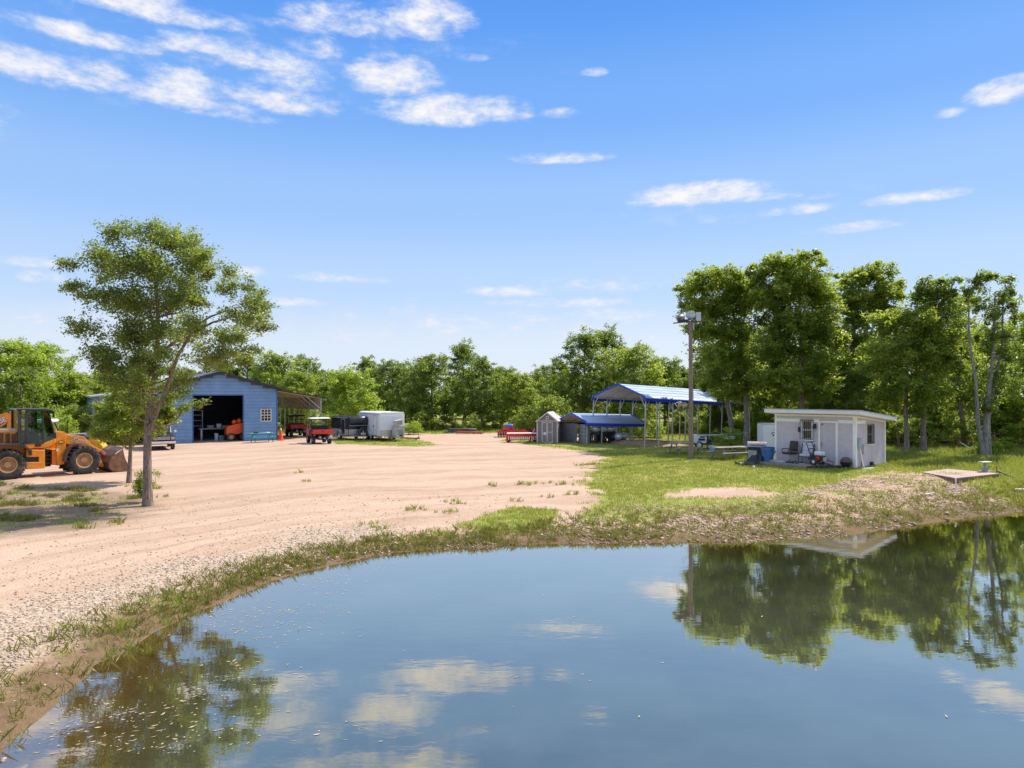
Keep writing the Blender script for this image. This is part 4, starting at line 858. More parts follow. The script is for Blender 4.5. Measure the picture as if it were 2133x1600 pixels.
c = P(1521, 957); picnic('picnic_table', 'grey wooden picnic table beside the blue bin and grill', c, R(24), WOODG, 'grey wooden picnic tables', 2.3)

# ------------------------------------------------------------------ traffic cone
X, Y, Z = P(585, 917.5); t = thing('traffic_cone', 'large orange traffic cone at the right corner of the barn', 'cone', (X, Y, Z), .4); m = MB(); m.b(-.28, .28, -.28, .28, 0, .09); m.build('base', REDO, t, .02)
m = MB(); m.lathe([(.22, .09), (.21, .14), (.075, .92)], n=18); m.build('body', REDO, t, smooth=50); m = MB(); m.lathe([(.075, .92), (.05, 1.08), (.001, 1.09)], n=18); m.build('tip', WHITE, t, smooth=50)

# ------------------------------------------------------------------ utility vehicles (x forward)
def utv(label, loc, rz, tall):
    t = thing('utility_vehicle', label, 'utility vehicle', loc, rz, 'red utility vehicles by the barn')
    for x in (-.95, .95):
        for y in (-.62, .62): wheel(t, x, y, .31, .25, .15, STEEL if not tall else BLACK, 14)
    m = MB(); m.b(-1.3, 1.25, -.42, .42, .36, .52); m.build('chassis', BLACK, t, .02)
    m = MB(); m.b(-1.5, -.45, -.74, .74, .78, .84); m.b(-1.5, -.45, -.74, -.70, .84, 1.12); m.b(-1.5, -.45, .70, .74, .84, 1.12); m.b(-.49, -.45, -.7, .7, .84, 1.12); m.build('cargo_bed', RED if tall else BLACK, t, .01)
    tg = MB(); tg.b(-1.55, -1.50, -.76, .76, .80, 1.13); tg.b(-1.575, -1.55, -.66, .66, .9, 1.04); tg = tg.build('tailgate', RED, t, .015)
    m = MB(); m.b(-1.585, -1.575, -.15, .15, .98, 1.02); m.build('latch', BLACK, tg)
    for y in (-.66, .66): m = MB(); m.b(-1.57, -1.55, y - .07, y + .07, .66, .76); m.build('tail_light', REDL, t)
    m = MB(); m.prism([(.45, .52), (1.35, .52), (1.38, .85), (1.0, 1.08), (.5, 1.12)], 'y', -.68, .68); m.build('hood', RED, t, .03)
    m = MB(); m.b(-.4, .25, -.62, .62, .55, .92); m.build('seat_base', BLACK, t, .02)
    m = MB(); m.b(-.42, -.28, -.64, .64, .9, 1.42 if not tall else 1.25); m.b(-.28, .2, -.62, .62, .92, 1.02); m.build('seat', BLACK, t, .03)
    m = MB()
    for y in (-.68, .68): m.tube([(-.45, y, .8), (-.45, y, 1.9), (.35, y, 1.92), (.62, y, 1.1)], .03, 7)
    for (x, zz) in ((-.45, 1.9), (.35, 1.92), (-.45, 1.35), (-.45, 1.6)): m.tube([(x, -.68, zz), (x, .68, zz)], .025, 7)
    m.build('roll_cage', BLACK, t, smooth=50)
    m = MB(); m.prism([(-.62, 1.93), (.55, 1.93), (.6, 1.97), (.4, 2.02), (-.5, 2.02), (-.66, 1.97)], 'y', -.76, .76); m.build('roof', BLACK if tall else mat('white_canopy', (.7, .7, .72), .5), t, .02)
    for y in (-.62, .62): m = MB(); m.lathe([(.35, -.17), (.42, -.17), (.42, .17), (.35, .17)], (-.95, y, .31), 'y', 10, .2, math.pi - .2); m.build('mudguard', BLACK if y > 0 else GREYP, t)
    m = MB(); m.tube([(-1.0, -.2, .42), (-1.5, -.15, .45)], .06, 8); m.ball((-1.15, .15, .5), .18, 8, 6); m.build('engine', STEEL, t, smooth=50)
utv('red-tailgate utility vehicle with pale canopy parked in the sun before the lean-to', P(664, 923), R(117), False)
utv('dark-roofed utility vehicle with deep red bed parked under the lean-to', P(616, 908), R(119), True)

# ------------------------------------------------------------------ enclosed trailers (x = nose direction)
def cargo_trailer(name, label, loc, rz, L, Wd, Hh, body, nosew, guard, dark):
    t = thing(name, label, 'trailer', loc, rz); z0 = .42; n = 10
    prof = []
    m = MB(); m.b(-L, 0, -Wd / 2, Wd / 2, z0, Hh - .14)
    m.prism([(-Wd / 2, Hh - .14), (Wd / 2, Hh - .14), (Wd / 2 - .05, Hh - .05), (Wd / 2 - .2, Hh), (-Wd / 2 + .2, Hh), (-Wd / 2 + .05, Hh - .05)], 'x', -L, 0)
    m.build('body', body, t, .02)
    m = MB()
    if nosew:   # rounded roof edge rolled over the nose
        m.prism([(0, z0 + .02), (.03, z0 + .02), (.03, Hh - .3), (-.02, Hh - .08), (-.15, Hh + .0), (-.2, Hh - .1)], 'y', -Wd / 2 + .03, Wd / 2 - .03); m.build('nose', WHITE, t, .03, 45)
    else:
        m.prism([(0, z0 + .02), (.12, z0 + .02), (.14, Hh * .60), (.34, Hh * .70), (.34, Hh * .82), (.16, Hh - .06), (-.2, Hh + .01), (-.25, Hh - .1)], 'y', -Wd / 2 + .02, Wd / 2 - .02); m.build('nose', body, t, .05, 45)
        k = MB(); k.b(.15, .17, -Wd / 2 + .05, Wd / 2 - .05, Hh * .62 - .05, Hh * .62); k.build('nose_trim', STEEL, t)
    m = MB(); m.b(.03 if nosew else .145, .05 if nosew else .165, -Wd / 2, Wd / 2, z0 + .04, z0 + guard); m.b(-L + .02, .02, -Wd / 2 - .008, -Wd / 2, z0 + .04, z0 + guard) if dark else None; m.build('stone_guard', SILV, t)
    y = -Wd / 2 if False else -Wd / 2
    for sg in (-1,):
        d = MB(); d.b(-1.35, -.62, sg * (Wd / 2 + .022), sg * Wd / 2, z0 + .08, Hh - .3); d = d.build('door', body, t, .01)
        f = MB()
        for a0, a1, b0, b1 in ((-1.39, -1.35, z0 + .04, Hh - .26), (-.62, -.58, z0 + .04, Hh - .26), (-1.35, -.62, Hh - .3, Hh - .26), (-1.35, -.62, z0 + .04, z0 + .08)): f.b(a0, a1, sg * (Wd / 2 + .026), sg * Wd / 2, b0, b1)
        f.build('frame', STEEL, d); h = MB(); h.b(-1.3, -1.22, sg * (Wd / 2 + .07), sg * (Wd / 2 + .022), 1.15, 1.28); h.build('handle', BLACK, d)
    for sg in (-1, 1):
        for x in ((-L * .5 - .4, -L * .5 + .4) if L > 3.6 else (-L * .55,)): wheel(t, x, sg * (Wd / 2 - .1), .34, .2, .2, WHITE)
        m = MB(); m.lathe([(.42, -.11), (.46, -.11), (.46, .11), (.42, .11)], (-L * .5, sg * (Wd / 2 + .05), .36), 'y', 12, 0, math.pi); m.build('mudguard', SILV, t)
    m = MB(); m.bar((0, -.7, z0 - .05), (1.35, 0, z0 - .05), .08); m.bar((0, .7, z0 - .05), (1.35, 0, z0 - .05), .08); m.b(-L, .1, -Wd / 2 + .1, -Wd / 2 + .2, z0 - .12, z0); m.b(-L, .1, Wd / 2 - .2, Wd / 2 - .1, z0 - .12, z0); m.build('tongue', GREYP, t)
    m = MB(); m.tube([(1.1, 0, .06), (1.1, 0, .85)], .035, 8); m.b(1.02, 1.18, -.08, .08, 0, .05); m.b(1.28, 1.55, -.06, .06, z0 - .1, z0); m.build('jack', STEEL, t)
    tp = MB(); tp.b(-L, 0, -Wd / 2 - .012, -Wd / 2 + .02, Hh - .18, Hh - .12); tp.b(-L, 0, Wd / 2 - .02, Wd / 2 + .012, Hh - .18, Hh - .12); tp.build('roof_rail', STEEL, t)
    return t
X, Y, Z = P(813, 920); wt = cargo_trailer('cargo_trailer', 'tall white cargo trailer with grey lower band, parked right of the black one', (X, Y + .9, Z), R(-58), 5.0, 2.25, 2.42, WHITE, True, .5, False)
c, s = math.cos(R(-58)), math.sin(R(-58))
def rel(x, y): return (X + x * c - y * s, Y + .9 + x * s + y * c)
xy = rel(.62, .28); t = thing('generator_box', 'boxy grey generator on the white trailer tongue', 'generator', (*xy, Z + .42), R(-58)); m = MB(); m.b(-.35, .35, -.42, .42, 0, .8); m.build('housing', BEIGE, t, .03); m = MB(); m.b(.352, .365, -.3, .3, .1, .55); m.build('vent', GREYP, t); m = MB(); m.b(-.37, .37, -.44, .44, .8, .84); m.build('lid', GREYP, t); m = MB(); m.tube([(.38, .0, .08), (.38, .2, .1)], .09, 8); m.build('exhaust', BLACK, t)
t = thing('air_conditioner', 'grey air conditioner tilted on top of the generator box', 'air conditioner', (xy[0], xy[1], Z + 1.29), R(-48), None, 0, R(0)); m = MB(); m.box((0, 0, .27), (.45, .66, .46), (R(9), 0, 0)); m.build('housing', BEIGE, t, .02)
m = MB(); [m.box((.235, 0, .12 + i * .05), (.02, .56, .02), (R(9), 0, 0)) for i in range(7)]; m.build('grille', GREYP, t)
X2, Y2, Z2 = P(741, 917.5); bt = cargo_trailer('cargo_trailer', 'black cargo trailer with bulging nose and silver stone guard beside the white one', (X2, Y2 + .7, Z2), R(-52), 3.4, 1.75, 2.06, mat('black_trailer_skin', (.03, .03, .035), .22, .2), False, .5, True)
c, s = math.cos(R(-52)), math.sin(R(-52)); q = (X2 + .5 * c - .25 * s, Y2 + .7 + .5 * s + .25 * c)
t = thing('spare_wheel', 'black spare wheel mounted upright on the black trailer nose', 'wheel', (*q, Z2 + .32), R(38)); wheel(t, 0, 0, .38, .2, .2, BLACK, 0, 'tyre')
q2 = (X2 + .95 * c, Y2 + .7 + .95 * s); t = thing('winch', 'small oily winch motor on the black trailer tongue', 'winch', (*q2, Z2 + .42), R(-52)); m = MB(); m.tube([(0, -.25, .12), (0, .25, .12)], .12, 12); m.build('drum', STEEL, t, smooth=40); m = MB(); m.b(-.2, .2, -.3, -.25, -.02, .28); m.b(-.2, .2, .25, .3, -.02, .28); m.build('bracket', BLACK, t)
X, Y, Z = P(860, 917); t = thing('tow_bar', 'rusty tow bar sticking out right of the white trailer', 'tow bar', (X, Y, Z), 0); m = MB(); m.bar((-1.2, .3, .2), (.4, 0, .16), .1); m.build('bar', RUST, t); m = MB(); m.b(.35, .6, -.08, .08, .1, .24); m.tube([(.5, 0, .1), (.5, 0, .42)], .03, 8); m.build('coupler', RUST, t); m = MB(); m.b(.2, .34, -.06, .06, -.02, .1); m.build('foot', WOODG, t)

# ------------------------------------------------------------------ far implements
X, Y, Z = P(960, 903); t = thing('beam_stack', 'low stack of grey steel beams at the far end of the yard', 'beams', (X, Y, Z), R(-6)); rg = random.Random(4)
for i in range(6): m = MB(); z0 = .12 + .13 * (i // 2); m.bar((-1.9 + rg.uniform(0, .6), .3 * (i % 2) + .12 * i, z0), (1.2 + rg.uniform(-.6, .5), .2 + .3 * (i % 2), z0 + rg.uniform(-.02, .1)), .12); m.build('beam', STEEL if i % 2 else DCOL, t)
for x in (-1.1, .9): m = MB(); m.b(x - .08, x + .08, -.2, 1.0, 0, .09); m.build('bearer', WOODG, t)
X, Y, Z = P(975, 904.5); t = thing('steel_frame', 'rusty red steel frame lying before the grey beams', 'frame', (X, Y, Z), R(-8)); m = MB(); m.bar((-1.2, 0, .2), (1.4, 0, .12), .16); m.bar((-1.2, .9, .2), (1.4, .9, .12), .16); m.build('rail', mat('faded_red', (.42, .10, .06), .7), t); m = MB(); [m.bar((x, 0, .17), (x, .9, .17), .09) for x in (-1.1, -.2, .6, 1.3)]; m.build('crossbar', RUST, t)
X, Y, Z = P(1087, 921.5); t = thing('seed_drill', 'long red seed drill with cream lid left of the garden shed', 'seed drill', (X, Y, Z), R(4))
m = MB(); m.prism([(-.3, .38), (.3, .38), (.38, .72), (-.38, .72)], 'x', -1.2, 1.2); m.build('hopper', RED, t, .02); m = MB(); m.b(-1.2, 1.2, -.4, .4, .72, .77); m.build('lid', CREAMW, t); m = MB(); [m.tube([(-1.1 + i * .17, -.34, .52), (-1.1 + i * .17, -.36, .22)], .03, 6) for i in range(14)]; m.build('seed_tubes', CREAMW, t); m = MB(); m.b(-1.25, 1.25, -.25, .25, .22, .3); [m.b(x - .06, x + .06, -.3, .3, .1, .7) for x in (-1.22, 1.22)]; m.build('frame', RED, t)
for x in (-1.1, 1.1): wheel(t, x, 0, .22, .14, .1, RED)
X, Y, Z = P(1066, 911); t = thing('disc_harrow', 'rusty red disc harrow behind the seed drill', 'harrow', (X, Y + .5, Z), R(6))
m = MB(); m.bar((-1.3, -.5, .5), (1.4, -.5, .5), .16); m.bar((-1.3, .6, .5), (1.4, .6, .5), .16); [m.bar((x, -.5, .5), (x, .6, .5), .14) for x in (-1.2, 0, 1.2)]; m.bar((0, -.5, .5), (-.9, -.3, .85), .12); m.build('frame', RED, t)
for j, y in enumerate((-.5, .6)):
    m = MB(); [m.lathe([(.001, -.02), (.26, -.05), (.27, 0), (.001, .03)], (-1.2 + i * .24, y, .26), 'x', 14) for i in range(11)]; m.tube([(-1.25, y, .26), (1.25, y, .26)], .04, 6); m.build('disc_gang', RUST, t)
m = MB(); m.prism([(-.75, .58), (-.2, .58), (-.1, .85), (-.6, .95)], 'y', -.2, .5); m.build('gearbox', RED, t, .03); m = MB(); m.tube([(.0, 0, .6), (.1, 0, 1.05)], .16, 8); m.build('cover', RED, t)
q = thing('blue_drum', 'bright blue plastic drum lying on the red harrow', 'drum', (X - .25, Y + .5, Z + .80), R(6)); m = MB(); m.lathe([(.001, -.35), (.2, -.35), (.22, -.3), (.22, .3), (.2, .35), (.001, .35)], (0, 0, .17), 'x', 14); m.build('body', mat('drum_blue', (.03, .13, .55), .5), q, smooth=40); m = MB(); m.lathe([(.001, .35), (.06, .35), (.06, .39), (.001, .39)], (0, .1, .2), 'x', 8); m.build('cap', WHITE, q)
X, Y, Z = P(1098, 908); t = thing('hay_mower', 'red hay mower with tyre behind the seed drill', 'mower', (X, Y + .4, Z), R(0)); m = MB(); m.b(-.6, .9, -.3, .3, .35, .6); m.bar((.6, 0, .6), (1.0, 0, 1.1), .1); m.build('deck', RED, t, .03); m = MB(); m.bar((-.6, 0, .5), (-1.3, .1, .4), .1); m.build('drawbar', RUST, t); wheel(t, .1, -.42, .36, .2, .18, RED); wheel(t, .1, .42, .36, .2, .18, RED)

# ------------------------------------------------------------------ garden shed
def garden_shed():
    X, Y, Z = P(1140, 923); t = thing('garden_shed', 'small taupe gabled shed with white double door left of the small carport', 'shed', (X, Y, Z), R(-12)); w, ev, pk, d = 1.62, 1.78, 2.42, 3.0
    m = MB()
    m.prism([(-w / 2, 0), (w / 2, 0), (w / 2, ev), (0, pk - .03), (-w / 2, ev)], 'y', 0, d); m.build('wall', SHEDG, t)
    m = MB(); [m.b(-w / 2 + i * w / 9 - .012, -w / 2 + i * w / 9 + .012, -.012, 0, 0, ev) for i in range(1, 9)]; m.build('batten', SHEDG, t)
    m = MB(); k = (pk - ev) / (w / 2); o = .1
    for sg in (-1, 1): m.add([(0, -.12, pk), (sg * (w / 2 + o), -.12, ev - k * o), (sg * (w / 2 + o), d + .1, ev - k * o), (0, d + .1, pk), (0, -.12, pk + .06), (sg * (w / 2 + o), -.12, ev - k * o + .06), (sg * (w / 2 + o), d + .1, ev - k * o + .06), (0, d + .1, pk + .06)], [(0, 1, 2, 3), (4, 5, 6, 7), (0, 1, 5, 4), (1, 2, 6, 5), (2, 3, 7, 6)])
    m.build('roof', SHEDR, t)
    m = MB()
    for sg in (-1, 1): m.bar((0, -.14, pk + .0), (sg * (w / 2 + o), -.14, ev - k * o), .05, .1); m.b(sg * w / 2 - .05, sg * w / 2 + .05, -.03, .03, 0, ev - .05)
    m.b(-w / 2, w / 2, -.028, 0, ev - .06, ev + .02); m.build('trim', TANTRIM, t)
    for sg in (-1, 1):
        dm = MB(); dm.b(min(sg * .01, sg * .44), max(sg * .01, sg * .44), -.03, -.005, .04, 1.66); dm = dm.build('door', SHEDG, t)
        f = MB(); x0, x1 = (.01, .44)
        for a0, a1, b0, b1 in ((x0, x0 + .05, .04, 1.66), (x1 - .06, x1, .04, 1.66), (x0 + .05, x1 - .06, 1.6, 1.66), (x0 + .05, x1 - .06, .04, .1)) + (((x0 + .05, x1 - .06, .84, .9),) if sg > 0 else ()): f.b(min(sg * a0, sg * a1), max(sg * a0, sg * a1), -.045, -.03, b0, b1)
        f.build('frame', TANTRIM, dm)
    m = MB(); m.b(-.3, -.08, -.05, -.031, .66, .86); m.build('notice', WHITE, t)
    m = MB(); m.b(-.1, .1, -.03, 0, ev + .13, ev + .38); m.build('vent', CREAMW, t); m = MB(); m.b(-.06, .06, -.04, -.03, ev + .18, ev + .33); m.build('vent_louvre', BLACK, t)
    a = P(1108, 921); q = thing('leaning_board', 'dark plank leaning on the left wall of the garden shed', 'plank', a, R(0)); m = MB(); m.bar((-.15, 0, 0), (.22, .1, 1.1), .22, .04); m.build('board', WOODG, q); m = MB(); m.bar((-.28, .05, 0), (.1, .15, .8), .1, .04); m.build('batten', WOODG, q)
garden_shed()

# ------------------------------------------------------------------ carports
def carport(label, Lp, ang, w, L, ev, pk, npost, slope, braces, panel):
    t = thing('metal_carport', label, 'carport', Lp, ang, None, -slope)
    r = .32; prof = [(-.0, ev - .2), (0, ev)] + [(.02 + r * (1 - math.cos(a)), ev + .22 * math.sin(a)) for a in (.4, .8, 1.2)]
    kx, kz = prof[-1]
    prof = prof + [(w / 2, pk)]; full = prof + [(w - x, z) for x, z in reversed(prof[:-1])]
    def skin(name, mt, off, y0, y1, lo=0):
        vs = []; fs = []; pts = full[lo:len(full) - lo]
        for (x, z) in pts: nx = (x - w / 2) / (w / 2); vs += [(x + off * nx, y0, z + off), (x + off * nx, y1, z + off)]
        for i in range(len(pts) - 1): fs.append((2 * i, 2 * i + 1, 2 * i + 3, 2 * i + 2))
        m = MB().add(vs, fs)
        return m
    m = skin('roof', CBLUE, .03, -.12, L + .12, 1)
    # two rolled seams on each slope
    for i in range(1, len(full) - 2):
        (xa, za), (xb, zb) = full[i], full[i + 1]
        if math.hypot(xb - xa, zb - za) < 1: continue
        for f in (.15, .4, .65, .9): m.bar((xa + (xb - xa) * f, -.11, za + (zb - za) * f + .03), (xa + (xb - xa) * f, L + .11, za + (zb - za) * f + .03), .07, .04)
    m.build('roof', CBLUE, t)
    skin('lining', CREAM, 0, -.08, L + .08, 1).build('ceiling', CREAM, t)
    for y in (-.14, L + .14):
        m = MB()
        for i in range(len(full) - 1): m.bar((full[i][0], y, full[i][1] + .0), (full[i + 1][0], y, full[i + 1][1] + .0), .05, .14)
        m.build('edge_trim', CFASC, t)
    for x in (-.03, w + .03): m = MB(); m.b(x - .02, x + .02, -.12, L + .12, ev - .2, ev + .05); m.build('fascia', CFASC, t)
    for i in range(npost):
        y = L * i / (npost - 1)
        for sg, x in ((1, .06), (-1, w - .06)):
            p = MB(); p.b(x - .035, x + .035, y - .035, y + .035, -.5, ev); p.build('post', STEEL, t)
            if braces: b = MB(); b.bar((x, y, ev - .75), (x + sg * .62, y, ev + .30), .05); b.build('brace', STEEL, t)
        p = MB(); pr = [(x, z - .05) for x, z in full[1:-1]]
        for a, b in zip(pr[:-1], pr[1:]): p.bar((a[0], y, a[1]), (b[0], y, b[1]), .06)
        p.build('rafter', STEEL, t)
    if panel:
        p = MB(); p.b(.12, w * .62, .10, .13, .02, ev - .05); p.build('wall_panel', SCREEN, t)
    return t
def gl(x, y): return (x, y, g1(x, y))
carport('big blue-roofed open carport on tall steel posts', (6.47, 57.5, g1(9.92, 52.9) + .02), R(-53.1), 5.75, 10.7, 3.6, 4.72, 8, .042, True, False)
carport('small low blue-roofed carport full of engines beside the garden shed', (3.76, 58.5, g1(5.86, 55.4)), R(-56), 3.76, 6.1, 1.62, 2.38, 5, .036, False, True)
a = P(1178, 921); t = thing('bent_pole', 'pale bent pole leaning in front of the dark carport panel', 'pole', a, 0); m = MB(); m.tube([(-.1, .12, 1.2), (-.08, .08, .7), (.1, 0, .2), (.25, -.1, .02)], .03, 6); m.build('shaft', CREAMW, t, smooth=50); m = MB(); m.b(.2, .42, -.14, -.06, -.01, .03); m.build('foot', CREAMW, t)
ca, sa = math.cos(R(-56)), math.sin(R(-56))
def incp(x, y): X = 3.76 + x * ca - y * sa; Y = 58.5 + x * sa + y * ca; return (X, Y, g1(X, Y))
X, Y, Z = incp(2.5, .75)
for i in range(5): t = thing('storage_tub', ('lowest', 'second', 'middle', 'fourth', 'topmost')[i] + ' grey storage tub in the stack inside the small carport', 'tub', (X, Y, Z + .3 * i), R(-50), 'stack of grey tubs in the small carport'); m = MB(); m.box((0, 0, .12), (.75, .5, .24), None, 1.1); m.build('body', GREYP, t, .02); m = MB(); m.b(-.44, .44, -.3, .3, .245, .29); m.build('lid', GREYP, t, .01)
def outboard(label, loc, rz, up):
    t = thing('outboard_motor', label, 'outboard motor', loc, rz, 'silver outboard motors at the small carport'); t.scale = (1.2,) * 3
    if up:
        m = MB(); m.b(-.3, .3, -.04, .04, .55, .75); [m.bar((sg * .28, 0, .7), (sg * .35, .3 * s2, 0), .05) for sg in (-1, 1) for s2 in (-1, 1)]; m.build('stand', BLACK, t)
    h = .75 if up else .22
    m = MB(); m.ball((0, 0, h + .22), .30, 14, 9, .85); m.box((.05, 0, h + .2), (.4, .34, .3)); m.build('cowl', mat('silver_cowl', (.62, .63, .66), .25, .35), t, .04, 60)
    m = MB(); m.b(-.18, .18, -.15, .15, h - .12, h + .02); m.build('collar', BLACK, t, .02)
    m = MB(); m.prism([(-.12, h - .1), (.12, h - .1), (.08, max(.05, h - .65)), (-.1, max(.05, h - .65))], 'y', -.06, .06); m.build('leg', BLACK, t, .02)
    m = MB(); [m.box((.16, .12 * math.cos(a), max(.12, h - .6) + .12 * math.sin(a)), (.02, .16, .08), (a, .3, 0)) for a in (0, 2.1, 4.2)]; m.build('propeller', BLACK, t)
for i, (x, y, up, lb) in enumerate(((3.05, 1.5, 1, 'nearest silver outboard motor beside the grey tubs'), (3.2, 2.15, 1, 'second silver outboard motor on its stand'), (3.2, 2.8, 1, 'third silver outboard motor in the row'), (2.7, 2.1, 1, 'silver outboard motor in the back of the row'), (3.0, 3.4, 1, 'outboard motor at the far end of the row'), (2.5, 2.8, 1, 'outboard motor behind the orange machine'))):
    outboard(lb, incp(x, y), R(20 * i), up)
for i, (px, py, lb) in enumerate(((1275, 922, 'silver outboard cowl lying on the ground left of a post'), (1288, 923.5, 'silver outboard cowl lying in the middle on the ground'), (1299, 922, 'silver outboard cowl lying on the ground at the right'))): outboard(lb, P(px, py), R(50 * i), 0)
X, Y, Z = incp(2.0, 1.5); t = thing('garden_tiller', 'orange tiller inside the small carport beside the tubs', 'tiller', (X, Y, Z), R(20)); m = MB(); m.b(-.3, .3, -.2, .2, .35, .75); m.build('body', REDO, t, .05); m = MB(); m.tube([(.2, .2, .7), (.7, .25, 1.05)], .03, 6); m.tube([(.2, -.2, .7), (.7, -.25, 1.05)], .03, 6); m.build('handle', BLACK, t); wheel(t, 0, -.25, .22, .12, .12, BLACK); wheel(t, 0, .25, .22, .12, .12, BLACK)
X, Y = 10.5, 56.5
t = thing('dirt_pile', 'low mound of bare earth under the big carport', 'dirt pile', (X, Y, g1(X, Y) - .05), R(-35)); rg = random.Random(8); m = MB(); m.lathe([(3.0, 0), (2.4, .14), (1.7, .28), (.9, .36), (.001, .4)], n=28); m.v = [(x * 1.35 + rg.uniform(-.1, .1), y * .7 + rg.uniform(-.1, .1), z + rg.uniform(-.05, .05)) for x, y, z in m.v]; m.build('mound', mat('bare_earth', (.36, .24, .16), .95, 0, .3, 3, None, 0, .5), t, smooth=70)

# ------------------------------------------------------------------ lamp pole
def lamp_pole():
    X, Y, Z = P(1439, 958); k = Y / F; t = thing('lamp_pole', 'tall wooden pole with two floodlights on its cross-arm and one lower down', 'lamp pole', (X, Y, Z), 0)
    lx = lambda px: (px - 1439) * k; lz = lambda py: CZ - (py - YH) * k - Z
    H = lz(671); m = MB(); m.tube([(0, 0, -.4), (0, 0, H * .5), (-.03, 0, H)], [.145, .125, .105], 14); m.build('pole', WOODP, t, smooth=60)
    m = MB(); m.bar((lx(1402), -.05, lz(673.5)), (lx(1478), .35, lz(665)), .07, .07); m.build('cross_arm', mat('brown_steel', (.16, .08, .06), .6), t)
    def flood(c, yaw, pitch, s=1.0):
        e = MB(); e.lathe([(.05, -.34), (.13, -.30), (.15, -.2), (.20, -.1), (.31, .05), (.325, .06), (.325, .075)], n=20); o = e.build('floodlight', mat('lamp_housing', (.22, .22, .23), .35, .6), t, smooth=50, loc=c, rot=(pitch, 0, yaw)); o.scale = (s,) * 3
        g = MB(); g.lathe([(.315, .062), (.2, .085), (.001, .095)], n=20); g.build('lens', LAMPG, o, smooth=60)
        b = MB(); b.tube([(-.34, 0, .05), (-.34, 0, -.25), (0, 0, -.42), (.34, 0, -.25), (.34, 0, .05)], .018, 6); b.build('bracket', STEEL, o)
        b = MB(); b.tube([(0, 0, .09), (0, 0, .0)], .06, 8); b.build('bulb', CREAMW, o)
        return o
    flood((lx(1417), .0, lz(662)), R(150), R(102), .82); flood((lx(1440), .1, lz(656)), R(-28), R(68), .92)
    m = MB(); m.b(lx(1412), lx(1434), -.12, .1, lz(671), lz(665.5)); m.build('ballast_box', BLACK, t); m = MB(); m.b(lx(1452), lx(1461), .1, .3, lz(668), lz(650)); m.build('ballast_box', STEEL, t)
    m = MB(); m.b(.10, .19, -.1, .1, lz(688), lz(673)); m.build('junction_box', GREYP, t); m = MB(); m.b(-.17, -.12, -.05, .05, lz(698), lz(672)); m.build('strut', RUST, t)
    m = MB(); m.tube([(lx(1425), -.1, lz(672)), (lx(1427), -.15, lz(681)), (lx(1432), -.13, lz(686)), (-.13, -.05, lz(688))], .008, 5); m.tube([(.12, -.05, lz(690)), (.135, -.08, lz(850)), (.15, -.1, .1)], .012, 5); m.build('cable', BLACK, t)
    m = MB(); m.tube([(-.1, -.08, lz(871)), (lx(1421), -.25, lz(854))], .022, 7); m.build('bracket_arm', STEEL, t)
    flood((lx(1418), -.28, lz(846)), R(20), R(125), 1.05)
lamp_pole()

